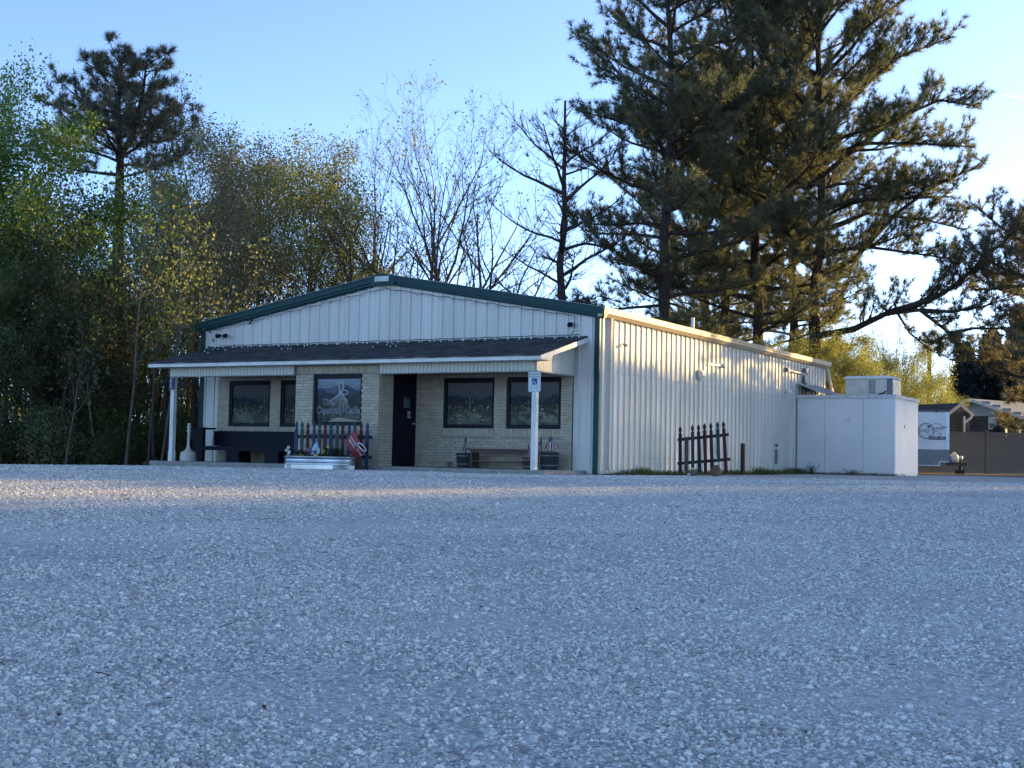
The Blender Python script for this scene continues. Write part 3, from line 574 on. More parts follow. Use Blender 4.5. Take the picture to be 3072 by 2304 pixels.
m_signw = M('reflective_sign_white', (.62, .68, .68), (.56, .62, .63), 6, rough=.4); m_signg = M('sign_green', (.03, .10, .10)); m_blue = M('sign_blue', (.012, .035, .24), None, 5, rough=.4)
sx, sz = -.650, 1.925
plate('plate', m_signw, s_, .296, .445, .03, -1.812, sx, sz, .006); 
t = MB()
for a, b in ((.135, .128),): 
    q1 = rrect(.276, .425, .025); q2 = rrect(.266, .415, .022); n_ = len(q1)
    for i in range(n_):
        j = (i+1) % n_; t.add([(sx+q1[i][0], -1.8135, sz+q1[i][1]), (sx+q1[j][0], -1.8135, sz+q1[j][1]), (sx+q2[j][0], -1.8135, sz+q2[j][1]), (sx+q2[i][0], -1.8135, sz+q2[i][1])], [(0, 1, 2, 3)])
t.build('border', m_signg, s_)
text('lettering', 'RESERVED', m_signg, s_, (sx, -1.812, sz+.155), (1, 0, 0), (0, 0, 1), .058, .0025, bold=.008); text('lettering', 'PARKING', m_signg, s_, (sx, -1.812, sz+.095), (1, 0, 0), (0, 0, 1), .056, .0025, bold=.008)
plate('symbol_field', m_blue, s_, .130, .140, .004, -1.8145, sx+.005, sz-.005, .002)
t = MB(); st = lambda pts, w_: [t.obox(((a+c)/2, -1.8160, (b+d)/2), ((c-a), 0, (d-b)), (-(d-b)/math.hypot(c-a, d-b)*w_, 0, (c-a)/math.hypot(c-a, d-b)*w_), (0, .001, 0)) for (a, b), (c, d) in zip(pts, pts[1:])]
cx, cz = sx, sz-.03
st([(cx-.012, cz+.035+.0), (cx-.008, cz+.0), (cx+.025, cz-.003), (cx+.042, cz-.035), (cx+.055, cz-.028)], .011); st([(cx+.03*math.cos(a)-.012, cz-.018+.03*math.sin(a)) for a in [R(100+k*24) for k in range(10)]], .009); st([(cx-.01, cz+.018), (cx+.018, cz+.018)], .009); t.prism([(cx-.012+.01*math.cos(k), cz+.053+.01*math.sin(k)) for k in range(6)], (0, -1.8165, 0), (1, 0, 0), (0, 0, 1), (0, .001, 0)); t.build('wheelchair_symbol', m_letter_w, s_)
text('lettering', 'VAN ACCESSIBLE', m_signg, s_, (sx, -1.812, sz-.105), (1, 0, 0), (0, 0, 1), .027, .0025, bold=.004); text('lettering', 'PERMIT REQUIRED', m_signg, s_, (sx, -1.812, sz-.150), (1, 0, 0), (0, 0, 1), .025, .0025, bold=.004)
# ---- smoking bin
a_ = thing('ash_bin', (-10.63, -1.5, .045), 'cream long necked cigarette bin standing between the post and pew', 'ash bin')
t = MB(); t.lathe([(.20, 0), (.207, .02), (.195, .21), (.185, .235), (.10, .25)], (-10.63, -1.5, .045), 24); t.build('base', m_plastic, a_, True)
t = MB(); t.lathe([(.14, .245), (.10, .27), (.055, .33), (.038, .40), (.036, .72), (.05, .74), (.05, .77), (.036, .79), (.036, .82), (.052, .84), (.052, .88), (.03, .90), (.045, .93), (.03, .955)], (-10.63, -1.5, .045), 18); t.build('neck', m_plastic, a_, True)
# ---- dark pew
p_ = thing('pew_bench', (-9.2, -.9, .045), 'long navy black wooden pew against the brick wall', 'bench')
t = MB(); t.box(-10.63, -7.45, -.58, -.53, .45, .815); t.box(-10.63, -7.45, -.60, -.50, .80, .83); t.build('backrest', m_navy, p_)
t = MB(); t.box(-10.60, -7.45, -1.02, -.56, .40, .44); t.box(-10.60, -7.45, -1.03, -.99, .335, .42); t.build('seat', m_navy, p_)
for x in (-11.05, -7.45): 
    t = MB(); t.prism([(-1.05, .045), (-.48, .045), (-.48, .92), (-.62, .92), (-.72, .68), (-1.05, .62)], (x, 0, 0), (0, 1, 0), (0, 0, 1), (.05, 0, 0))
    if x < -9: t.box(-11.0, -10.62, -1.0, -.93, .045, .90); t.box(-11.0, -10.62, -.92, -.50, .86, .905)
    t.build('end_panel', m_navy, p_)
for x in (-9.84, -8.6): t = MB(); t.box(x, x+.42, -1.0, -.55, .045, .335); t.build('leg', m_navy, p_)
# ---- painted picket panels
def picket_poly(w_, h_):
    return [(-w_/2, 0), (w_/2, 0), (w_/2, h_-.20), (w_/2*.55, h_-.17), (w_/2*.55, h_-.145), (w_/2*1.0, h_-.11), (w_/2*.9, h_-.075), (0, h_), (-w_/2*.9, h_-.075), (-w_/2, h_-.11), (-w_/2*.55, h_-.145), (-w_/2*.55, h_-.17), (-w_/2, h_-.20)]
PC = {'b': (.016, .050, .11), 'g': (.042, .070, .062), 'r': (.085, .015, .024), 'd': (.045, .022, .022), 't': (.02, .08, .08), 'k': (.015, .028, .06), 'w': (.09, .085, .07)}
m_pk = {k: M('picket_paint_'+{'b': 'blue', 'g': 'green', 'r': 'red', 'd': 'maroon', 't': 'teal', 'k': 'dark_blue', 'w': 'bare_wood'}[k], c, tuple(q*.5+.012 for q in c), 6, rough=.85, stretch=(4, 4, .7), bump=.25, bscale=15, thr=(.40, .60)) for k, c in PC.items()}
m_rail = M('weathered_rail_wood', (.040, .035, .034), (.025, .022, .022), 6, rough=.9)
pf = thing('picket_fence', (-5.7, -2.25, -.03), 'low picket panel in faded blue, green and red behind the flower tank', 'fence')
cols = 'bgrbgrbgdbtrb'
for i, c in enumerate(cols):
    x = -6.63+i*(1.99/12); h = 1.02+rng.uniform(-.015, .015)-(.015 if i > 10 else 0); t = MB(); t.prism(picket_poly(.085, h+.06), (x, -2.27, -.05), (1, 0, rng.uniform(-.01, .01)), (rng.uniform(-.012, .012), .0, 1), (0, .02, 0)); t.build('picket', m_pk[c], pf)
for z in (.24, .69): t = MB(); t.box(-6.66, -4.53, -2.248, -2.21, z-.04, z+.04); t.build('rail', m_rail, pf)
YP = 3.93
def onp(x, y): return pl(2000+x*.11754, 1250+y*.11757, 1, YP)
pf2 = thing('picket_fence', (.85, YP, 0), 'weathered gothic picket panel standing askew out from the ribbed side wall', 'fence')
PT = [((342, 240), (345, 1415)), ((505, 490), (497, 1360)), ((655, 200), (665, 1300)), ((805, 185), (840, 1390)), ((960, 160), (990, 1410)), ((1120, 150), (1160, 1400)), ((1290, 120), (1325, 1160)), ((1442, 110), (1512, 1385))]
for i, c in enumerate('kwgkrdtr'):
    a, b = onp(*PT[i][0]), onp(*PT[i][1]); b = b+(b-a)*.03 if i not in (2, 6) else b; h = (a-b).length; t = MB(); vz = (a-b)/h
    poly = picket_poly(.082, h) if i != 1 else [(-.041, 0), (.041, 0), (.041, h), (.02, h-.05), (0, h-.02), (-.03, h-.06), (-.041, h)]
    t.prism(poly, b, Vector((vz.z, 0, -vz.x)), vz, (0, .02, 0)); t.build('picket', m_pk[c], pf2)
for a, b in (((270, 590), (1565, 455)), ((265, 1195), (1605, 1085))):
    a, b = onp(*a), onp(*b); t = MB(); t.obox((a+b)/2+Vector((0, .041, 0)), b-a, (0, .035, 0), (0, 0, .075)); t.build('rail', m_rail, pf2)
# ---- stock tank planter
TC = Vector((-5.42, -2.95, zt(-5.42, -2.95)-.01)); tk = thing('stock_tank', TC, 'low oval galvanised stock tank planter in front of the picket panel', 'planter')
def oval(r, hl, n=48): return [(math.copysign(hl, math.cos(a))*(1 if abs(math.cos(a)) > 1e-6 else 0)+r*math.cos(a), r*math.sin(a)) for a in [2*math.pi*(k+.5)/n for k in range(n)]]
def oval_shell(t, prof, hl, n=96, corr=None):
    base = len(t.v); vs = []
    for r, z in prof:
        for k, (a, b) in enumerate(oval(1, 0, n)):
            rr = r+(corr*(1 if k % 2 else -1) if corr else 0); x = math.copysign(hl, a)+a*rr; vs.append((TC.x+x, TC.y+b*rr, TC.z+z))
    t.add(vs, [(i*n+k, i*n+(k+1) % n, (i+1)*n+(k+1) % n, (i+1)*n+k) for i in range(len(prof)-1) for k in range(n)])
t = MB(); oval_shell(t, [(.31, .11), (.318, .13), (.312, .135), (.312, .155), (.325, .172), (.325, .182), (.312, .20), (.312, .265), (.33, .275), (.33, .295), (.315, .30), (.30, .295), (.30, .24)], .58); t.build('tank_wall', m_galv, tk, True)
t = MB(); oval_shell(t, [(.295, .0), (.295, .11)], .58, 110, .013); t.build('corrugated_base', m_galv, tk)
t = MB(); t.add([(TC.x+math.copysign(.58, a)+a*.3, TC.y+b*.3, TC.z+.25) for a, b in oval(1, 0, 40)], [tuple(range(40))]); t.build('soil', m_soil, tk)
m_leafd = Mleaf('planter_leaf', (.02, .035, .018), (.03, .055, .022), (.06, .09, .03), .3)
m_petals = Mcol('flower_petal', .7, .2)
def plantlet(name, loc, label, r, h, n, flowers, group=None):
    o = thing(name, loc, label, 'plant', group); x, y, z = loc; t = MB()
    for _ in range(n):
        a = rng.uniform(0, 6.28); e = rng.uniform(.2, 1); p = Vector((x+math.cos(a)*r*rng.random(), y+math.sin(a)*r*.7*rng.random(), z+h*rng.random())); d = Vector((math.cos(a), math.sin(a), e)).normalized()*rng.uniform(.04, .08); s = d.cross(Vector((0, 0, 1))).normalized()*.018
        t.add([p, p+d*.5+s, p+d, p+d*.5-s], [(0, 1, 2, 3)])
    for _ in range(8): a = rng.uniform(0, 6.28); t.tube([(x, y, z-.02), (x+math.cos(a)*r*.6, y+math.sin(a)*r*.5, z+h*.9)], .004, 3)
    t.build('foliage', m_leafd, o)
    if flowers:
        t = MB()
        for dx, dz, c in flowers:
            cx, cy, cz = x+dx, y-.05+rng.uniform(-.04, .03), z+dz
            for k in range(6): a = k*1.047; t.add([(cx, cy, cz), (cx+.035*math.cos(a-.4), cy-.01, cz+.035*math.sin(a-.4)), (cx+.05*math.cos(a), cy-.015, cz+.05*math.sin(a)), (cx+.035*math.cos(a+.4), cy-.01, cz+.035*math.sin(a+.4))], [(0, 1, 2, 3)], tuple(q*rng.uniform(.8, 1.1) for q in c))
        t.build('flowers', m_petals, o, colors=True)
    return o
wz = TC.z+.26; Wh = (.75, .75, .72); Bl = (.30, .50, .75); Ye = (.55, .42, .05); Pu = (.06, .03, .12)
plantlet('flower_plant', (TC.x-.80, TC.y-.02, wz), 'pale cream flowers at the tank end beside the pew', .10, .20, 60, [(0, .22, Wh), (-.05, .16, (.6, .58, .4)), (.04, .12, Wh), (.0, .06, (.5, .5, .3))])
plantlet('leafy_plant', (TC.x-.55, TC.y, wz), 'dark green leafy bedding plant in the tank below green picket', .18, .16, 220, [(.12, .03, Ye), (-.05, .02, Ye), (.05, .05, (.4, .4, .05))])
plantlet('flower_plant', (TC.x-.03, TC.y-.05, wz), 'tall light blue and white flower cluster in the tank middle', .12, .2, 120, [(-.0, .31, Bl), (-.05, .26, Wh), (.05, .25, Bl), (-.08, .2, Bl), (0, .2, Wh), (.08, .19, Wh), (.11, .15, Bl), (-.03, .15, Bl), (.05, .13, Wh), (-.07, .12, Bl)])
t = MB(); t.prism([(-.06, 0), (.06, 0), (.05, .09), (-.05, .09)], (TC.x+.0, TC.y-.16, wz), (1, 0, 0), (0, 0, 1), (0, .04, 0)); tag(t.build('plant_pot', M('yellow_pot', (.5, .36, .08), None, 8)), 'small yellow pot under the blue and white flowers', 'pot')
plantlet('flower_plant', (TC.x-.22, TC.y, wz), 'dark purple flowers in the tank beside the blue cluster', .11, .2, 90, [(-.05, .18, (.22, .20, .28)), (.03, .2, Pu), (.0, .1, Pu), (.05, .1, (.25, .22, .3))])
plantlet('leafy_plant', (TC.x+.45, TC.y, wz), 'dark bushy green plant in the tank beside the red sign', .22, .2, 320, [])
plantlet('leafy_plant', (TC.x+.18, TC.y+.02, wz), 'sparse green plant with yellow flecks right of blue flowers', .12, .22, 70, [(.05, .25, Ye), (-.02, .15, Ye)])
# ---- leaning red drink sign
S0 = Vector((-4.83, -2.40, -.03)); rs_ = thing('red_sign', S0, 'tilted red metal drink sign leaning on the picket panel', 'sign')
U = Vector((.62, 0, -.78)).normalized(); V = Vector((.78, 0, .62)).normalized()      # U runs along the lettering, down to the right
m_red = M('red_enamel', (.22, .010, .016), (.16, .008, .012), 5, rough=.35)
def onsign(px, py): return pl(860+px*.12206, 1240+py*.12206, 1, -2.42)
q = [onsign(*p) for p in ((1660, 405), (1490, 600), (1500, 830), (1570, 980), (1690, 1110), (1790, 1060), (1870, 930), (1870, 860))]
t = MB(); n_ = len(q); t.add([p for p in q]+[p+Vector((0, .018, 0)) for p in q], [tuple(range(n_)), tuple(range(2*n_-1, n_-1, -1))]+[(i, n_+i, n_+(i+1) % n_, (i+1) % n_) for i in range(n_)]); t.build('panel', m_red, rs_)
q = [onsign(*p) for p in ((1360, 690), (1480, 690), (1520, 860), (1450, 800))]; t = MB(); t.add([p+Vector((0, .03, 0)) for p in q]+[p+Vector((0, .05, 0)) for p in q], [(0, 1, 2, 3), (7, 6, 5, 4), (0, 4, 5, 1), (1, 5, 6, 2), (2, 6, 7, 3), (3, 7, 4, 0)]); t.build('side_wing', m_red, rs_)
U = (onsign(1720, 780)-onsign(1580, 570)); U.y = 0; U.normalize(); V = Vector((-U.z, 0, U.x))
text('lettering', 'PROUDLY', m_letter_w, rs_, onsign(1650, 690)+Vector((0, -.001, 0)), U, V, .058, .003, bold=.012); text('lettering', 'SERVING', m_letter_w, rs_, onsign(1600, 740)+Vector((0, -.001, 0)), U, V, .058, .003, bold=.012)
rc_ = onsign(1868, 830); ring = []; ra, rb = (onsign(1960, 930)-onsign(1775, 730))*.5, (onsign(1905, 800)-onsign(1835, 860))*.5
t = MB(); t.tube([rc_+Vector((0, -.03, 0))+ra*math.cos(a)+rb*math.sin(a) for a in [2*math.pi*k/28 for k in range(29)]], .011, 6); t.build('ring', m_letter_w, rs_)
t = MB(); t.add([rc_+Vector((0, -.012, 0))+ra*math.cos(a)+rb*math.sin(a) for a in [2*math.pi*k/24 for k in range(24)]], [tuple(range(24))]); t.build('ring_back', m_black, rs_)
dc = onsign(1790, 950); t = MB(); t.tube([dc+Vector((0, .0, 0)), dc+Vector((0, -.014, 0))], .115, 26); t.build('disc', m_red, rs_)
text('lettering', 'Coca-Cola', m_letter_w, rs_, dc+Vector((0, -.0145, 0)), U, V, .048, .002, shear=.4, bold=.006)
t = MB(); t.box(-4.88, -4.70, -2.395, -2.36, -.04, .28); t.build('foot', m_wood, rs_)
# ---- rustic bench, buckets, flags
b_ = thing('wooden_bench', (-2.2, -.42, .045), 'rustic brown plank bench with lower shelf under the printed windows', 'bench')
t = MB(); t.box(-3.03, -1.32, -.62, -.25, .455, .49); t.build('seat', m_wood, b_)
for x in (-2.95, -1.45): t = MB(); t.box(x, x+.05, -.60, -.27, .045, .455); t.build('leg', m_wood, b_)
t = MB(); t.box(-2.90, -1.45, -.58, -.30, .185, .215); t.build('shelf', m_wood, b_); t = MB(); t.box(-2.90, -1.45, -.61, -.585, .40, .455); t.build('apron', m_wood, b_)
m_tub = M('dark_barrel_wood', (.035, .036, .040), (.022, .023, .026), 6, rough=.85, stretch=(6, 6, 1)); m_soilp = M('potting_soil', (.03, .024, .018))
def tub(name, loc, label, r, h, mat):
    o = thing(name, loc, label, 'planter'); n = 14
    for k in range(n):
        a0, a1 = 2*math.pi*k/n+.012, 2*math.pi*(k+1)/n-.012; t = MB(); vs = [(loc[0]+rr*math.cos(a), loc[1]+rr*math.sin(a), loc[2]+z) for z, sc_ in ((0, .86), (h, 1.0)) for rr in (r*sc_-.015, r*sc_) for a in (a0, a1)]
        t.add(vs, [(0, 1, 3, 2), (4, 6, 7, 5), (2, 3, 7, 6), (0, 4, 5, 1), (0, 2, 6, 4), (1, 5, 7, 3)]); t.build('stave', mat, o)
    for z in (h*.25, h*.8): t = MB(); rr = r*(.86+.14*z/h)+.003; t.lathe([(rr, z-.012), (rr+.003, z), (rr, z+.012)], loc, 22); t.build('hoop', m_grey, o)
    t = MB(); t.lathe([(r*.94, h-.06), (r*.9, h-.045)], loc, 18); t.build('soil', m_soilp, o)
    return o
tub('barrel_planter', (-3.18, -.45, .045), 'dark wooden tub planter at the door end of the rustic bench', .20, .34, m_tub)
tub('barrel_planter', (-.98, -.45, .045), 'dark wooden tub planter beside the metal corner panel', .215, .39, m_tub)
tub('barrel_planter', (-1.33, -.75, .045), 'small reddish tub planter hidden behind the white porch post', .15, .26, M('red_brown_tub', (.07, .03, .032), (.045, .02, .02), 6, rough=.85))
m_flag = Mcol('flag_cloth', .85, .1)
def flag(loc, top, label, spread, length, seed):
    o = thing('small_flag', loc, label, 'flag', None); t = MB(); loc, top = Vector(loc), Vector(top); t.tube([loc, top], .006, 6); t.ball(top, .012, 6); t.build('staff', m_wood, o)
    r2 = random.Random(seed); t = MB(); nu, nv = 13, 10; P = []
    for j in range(nv+1):
        v = j/nv
        for i in range(nu+1):
            u_ = i/nu; sw = spread[0]+(spread[1]-spread[0])*u_
            P.append(top+Vector((sw*v**.9, -.035*math.sin(u_*13+seed)*v-.02*v, -length*v*(1-.10*math.sin(u_*6+seed)-.1*abs(u_-.4)))))
    t.v = [tuple(p) for p in P]
    for j in range(nv):
        for i in range(nu):
            c = (.16, .025, .035) if i % 2 == 0 else (.55, .53, .52)
            if j < 4 and i < 9 or j < 3: c = (.02, .025, .075) if (i+j) % 3 else (.22, .23, .30)
            a = j*(nu+1)+i; t.f.append((a, a+1, a+nu+2, a+nu+1)); t.c.append(c); t.m.append(0)
    t.build('cloth', m_flag, o, colors=True)
flag((-3.10, -.5, .30), (-3.10, -.52, .815), 'small striped flag drooping in the tub beside the door', (-.10, .04), .44, 1)
flag((-1.13, -.52, .30), (-1.13, -.55, .775), 'small striped flag in the corner tub hanging toward the post', (-.14, .05), .46, 2)
flag((-.90, -.52, .30), (-.90, -.55, .80), 'small striped flag spread wide over the corner tub', (-.13, .21), .30, 3)
flag((-1.33, -.78, .2), (-1.33, -.80, .64), 'small striped flag in the reddish tub behind the porch post', (-.02, .12), .44, 4)
t = MB(); t.box(-3.6, -2.62, -1.2, -.62, .046, .062); tag(t.build('door_mat', M('green_turf_mat', (.012, .06, .045), None, 30, rough=.95)), 'thin green turf mat on the porch slab by the bench', 'mat')
m_dry = M('dry_stem', (.20, .16, .11), None, 8, rough=.9)
t = MB()
for k in range(26): a = rng.uniform(0, 6.28); r = rng.uniform(.04, .13); t.tube([(-3.52, -.55, .045), (-3.52+math.cos(a)*r*.6, -.55+math.sin(a)*r*.4, .045+rng.uniform(.06, .14)), (-3.52+math.cos(a)*r, -.55+math.sin(a)*r*.5, .05+rng.uniform(.02, .16))], .006, 3)
tag(t.build('dried_plant', m_dry), 'small dried brown plant lying beside the tub near the door', 'plant')
# ---- stones, stake and weeds along the right wall
m_rock = M('orange_sandstone', (.20, .12, .08), (.13, .085, .062), 9, rough=.9, bump=.6, bscale=12); m_rockg = M('grey_fieldstone', (.17, .16, .14), (.11, .105, .09), 9, rough=.9, bump=.6, bscale=12)
def rock(name, px, py, D, r, sz, mat, label, lean=0):
    p = dep(px, py, D); g = zt(p.x, p.y); t = MB(); r2 = random.Random(px); n = 12; prof = [(r*math.sin(math.pi*i/8)**.8, -r*sz*math.cos(math.pi*i/8)) for i in range(1, 8)]; b = len(t.v); t.lathe(prof, (p.x, p.y, g+r*sz*.92), n)
    for i in range(len(t.v)):
        v = Vector(t.v[i]); k = 1+.28*noise.noise(v*6+Vector((px, 0, 0)))+.12*noise.noise(v*17); c = Vector((p.x, p.y, g+r*sz*.92)); t.v[i] = tuple(c+(v-c)*k)
    return tag(t.build(name, mat, None, True), label, 'stone')
rock('boulder', 2148, 1412, 33.0, .125, 1.12, m_rock, 'upright rounded orange sandstone leaning on the gothic picket panel'); rock('boulder', 2079, 1414, 33.2, .125, .45, m_rockg, 'flat mossy grey stone at the foot of the gothic pickets'); rock('stone', 2066, 1419, 32.2, .04, .8, M('white_stone', (.55, .53, .5)), 'small white stone lying beside the flat grey stone')
p = pl(2227, 1412, 0, .35); st_ = MB(); st_.box(p.x-.04, p.x+.05, p.y-.05, p.y+.06, zt(p.x, p.y)-.05, .82); tag(st_.build('fence_stake', m_pk['d']), 'lone dark maroon wooden stake standing near the side wall', 'stake')
t = MB(); t.tube([(1.30, 4.05, .02), (1.20, 3.99, .75)], .008, 5); tag(t.build('metal_rod', m_grey), 'thin dark rod leaning behind the gothic picket panel', 'rod')
m_grass = Mleaf('grass_blade', (.025, .045, .012), (.05, .075, .018), (.11, .12, .035), .35); m_weed = Mleaf('weed_leaf', (.018, .028, .016), (.03, .045, .02), (.05, .07, .03), .3)
t = MB(); r2 = random.Random(3)
def tuft(x, y, n, h, sp=.1):
    g = zt(x, y)-.01
    for _ in range(n):
        a = r2.uniform(0, 6.28); bx, by = x+r2.gauss(0, sp), y+r2.gauss(0, sp); l_ = h*r2.uniform(.4, 1.1); dx, dy = math.cos(a)*l_*.45, math.sin(a)*l_*.45; wv = .006
        t.add([(bx-wv, by, g), (bx+wv, by, g), (bx+dx*.4+wv*.7, by+dy*.4, g+l_*.7), (bx+dx*.4-wv*.7, by+dy*.4, g+l_*.7), (bx+dx, by+dy, g+l_)], [(0, 1, 2, 3), (3, 2, 4)])
y = .7
while y < 13.9:
    k = .5+.5*noise.noise(Vector((y*.9, 2, 0)));  tuft(.16+r2.uniform(0, .15), y, int(16+60*k*k), .10+.18*k*k, .10); y += .18
for yy, n, h in ((1.75, 120, .22), (2.3, 60, .15), (9.8, 120, .26), (10.6, 90, .2), (12.6, 160, .24), (13.2, 120, .2)): tuft(.3, yy, n, h, .12)
for x in [i*.17 for i in range(20)]: tuft(x+.1, 13.85+r2.uniform(-.2, .05), 20, .1, .09)
o = t.build('wall_foot_grass', m_grass); o['kind'] = 'stuff'; tag(o, 'uneven grass and weeds growing along the foot of the side wall', 'grass')
def weed(px, py, Y, h, n, label, sp):
    p = pl(px, py, 1, Y); g = zt(p.x, p.y)-.02; o = thing('weed', (p.x, p.y, g), label, 'weed'); t = MB(); lf = MB(); r2 = random.Random(px)
    for k in range(n):
        a = r2.uniform(0, 6.28); tip = Vector((p.x+math.cos(a)*sp*r2.random(), p.y+math.sin(a)*sp*.5*r2.random(), g+h*r2.uniform(.6, 1))); b = Vector((p.x, p.y, g)); mid = b.lerp(tip, .5)+Vector((0, 0, h*.08)); t.tube([b, mid, tip], [.008, .006, .003], 4)
        for q in range(12):
            f = r2.uniform(.35, 1); c = b.lerp(tip, f)+Vector((r2.gauss(0, .03), r2.gauss(0, .03), r2.gauss(0, .02))); d = Vector((r2.gauss(0, 1), r2.gauss(0, 1), r2.gauss(0, .4))).normalized()*r2.uniform(.04, .07); s = d.cross(Vector((r2.gauss(0, .3), 0, 1))).normalized()*.022; lf.add([c, c+d*.5+s, c+d, c+d*.5-s], [(0, 1, 2, 3)])
    t.build('stem', m_weed, o); lf.build('leaves', m_weed, o)
weed(2435, 1421, 13.75, .40, 9, 'tall broad leaved dark weed in front of the first cooler panel', .28); weed(2552, 1426, 13.75, .24, 7, 'low spreading dark weed in front of the middle cooler panel', .36)
# ---- walk-in cooler
cz0, cz1 = -.06, 2.32
co = thing('walk_in_cooler', (1.53, 15.45, 0), 'white panelled walk-in cooler box attached to the side wall', 'cooler')
for a, b in ((.04, .915), (.915, 2.10), (2.10, 3.06)): t = MB(); t.box(a+.005, b-.005, 14.0, 14.08, .055, cz1); t.build('front_panel', m_cool, co)
for a, b in ((14.005, 15.35), (15.35, 16.9)): t = MB(); t.box(2.985, 3.063, a+.08 if a < 14.1 else a+.004, b-.004, .055, cz1); t.build('end_panel', m_cool, co)
t = MB(); t.box(.04, 3.05, 14.02, 16.9, cz0-.2, .05); t.build('plinth', m_cool, co); t = MB(); t.box(.05, 2.97, 14.09, 16.88, .06, cz1-.01); t.build('liner', m_grey, co)
t = MB(); t.box(.0, 3.10, 13.965, 16.94, cz1+.002, cz1+.10); t.box(.02, 3.08, 13.985, 16.92, cz1+.10, cz1+.112); t.build('roof_cap', M('cooler_cap_paint', (.60, .60, .58), (.46, .46, .45), 3, rough=.5, stretch=(3, 3, .4)), co)
t = MB(); t.tube([(1.62+.07*math.cos(a), 13.998, 1.70+.075*math.sin(a)) for a in [R(-150+k*18) for k in range(12)]], .007, 4); t.build('scuff_mark', m_grey, co)
t = MB(); t.box(3.062, 3.072, 15.1, 15.2, 1.45, 1.55); t.tube([(3.06, 15.6, 1.5), (3.075, 15.6, 1.5)], .015, 6); t.build('end_fitting', m_grey, co)
ac = thing('condensing_unit', (2.15, 14.75, cz1+.112), 'beige boxy condensing unit on the cooler roof', 'cooling unit'); az = cz1+.113
t = MB(); t.box(1.46, 2.72, 14.3, 15.3, az+.0, az+.50); t.build('housing', m_ac, ac); t = MB(); t.box(1.42, 2.92, 14.24, 15.36, az+.50, az+.535); t.prism([(1.42, .535), (2.92, .535), (2.82, .585), (1.52, .585)], (0, 14.24, az), (1, 0, 0), (0, 0, 1), (0, 1.12, 0)); t.build('lid', m_cool, ac)
t = MB(); t.box(1.50, 2.13, 14.285, 14.299, az+.03, az+.46); t.build('service_panel', m_ac, ac)
for k in range(2):
    for j in range(7): t = MB(); t.box(2.18+k*.11, 2.27+k*.11, 14.288, 14.299, az+.05+j*.06, az+.085+j*.06); t.build('louvre', m_grey, ac)
t = MB(); t.box(2.72, 2.90, 14.32, 15.28, az+.02, az+.49); t.build('coil', m_grey, ac)
for k in range(10): t = MB(); t.box(2.90, 2.915, 14.33+k*.095, 14.39+k*.095, az+.03, az+.48); t.build('fin', m_alu, ac)
t = MB(); t.tube([(2.5, 14.2, az+.02), (2.65, 14.2, az+.05), (2.72, 14.22, az+.12)], .022, 6); t.build('hose', m_letter_k, ac)
# ---- food trailer behind the cooler
TY = 24.0; tg = .07; tr = thing('food_trailer', (2.5, TY, tg), 'white food trailer with round black printed emblem and grey skirt', 'trailer')
t = MB(); t.box(-1.6, 2.43, TY+.0, TY+2.0, .93, 2.29); t.build('body', M('trailer_white', (.84, .85, .85), (.78, .79, .79), 1.5, rough=.4), tr); t = MB(); t.box(-1.6, 2.50, TY+.02, TY+1.98, 2.292, 2.36); t.build('roof', m_grey, tr)
m_skirt = M('grey_trailer_skirt', (.24, .27, .29), (.20, .225, .24), 3, rough=.4); t = MB(); t.prism([(-1.6, .335), (2.22, .335), (2.22, .475), (2.555, .475), (2.555, .927), (-1.6, .927)], (0, TY+.005, 0), (1, 0, 0), (0, 0, 1), (0, 1.99, 0)); t.build('skirt', m_skirt, tr)
t = MB(); t.box(-1.6, 2.22, TY-.004, TY+.004, .325, .355); t.box(2.2, 2.23, TY-.004, TY+.004, .355, .49); t.box(2.23, 2.555, TY-.004, TY+.004, .47, .495); t.box(-1.6, 2.43, TY-.006, TY, .925, .945); t.build('edge_trim', m_alu, tr)
t = MB(); t.box(2.432, 2.555, TY-.005, TY+1.99, .93, 2.289)
for k in range(26): t.box(2.45+.045*(k % 2), 2.475+.045*(k % 2), TY-.012, TY-.004, .96+k*.05, .985+k*.05)
t.build('corner_plate', m_alu, tr)
t = MB(); t.box(2.5, 3.15, TY+.9, TY+1.1, .36, .46); t.bar((2.5, TY+.3, .41), (3.15, TY+.95, .41), .08, .1); t.bar((2.5, TY+1.7, .41), (3.15, TY+1.05, .41), .08, .1); t.build('tongue', m_letter_k, tr)
t = MB(); t.tube([(2.95, TY+1, .30), (2.95, TY+1, .72)], .04, 8); t.tube([(2.95, TY+1, .17), (2.95, TY+1, .42)], .06, 8); t.box(2.76, 3.10, TY+.82, TY+1.18, tg-.02, .20); t.build('jack', m_letter_k, tr)
t = MB(); t.lathe([(.02, .0), (.16, .03), (.17, .22), (.13, .30), (.05, .33), (.05, .40)], (2.72, TY+.75, .46), 14); t.build('gas_bottle', m_white, tr, True); t = MB(); t.lathe([(.05, 0), (.06, .2), (.03, .22)], (2.97, TY+.9, .5), 10); t.build('gas_bottle', m_alu, tr, True)
for x in (-.9, -.1):
    t = MB(); t.tube([(x, TY+.03, tg+.31), (x, TY+.25, tg+.31)], .31, 20); wh = t.build('wheel', m_letter_k, tr); t = MB(); t.tube([(x, TY+.015, tg+.31), (x, TY+.03, tg+.31)], .18, 14); t.build('rim', m_alu, wh)
m_ink = M('faded_black_print', (.05, .06, .08), None, 10, rough=.6); ly = TY-.004; LX, LZ = 1.74, 1.60
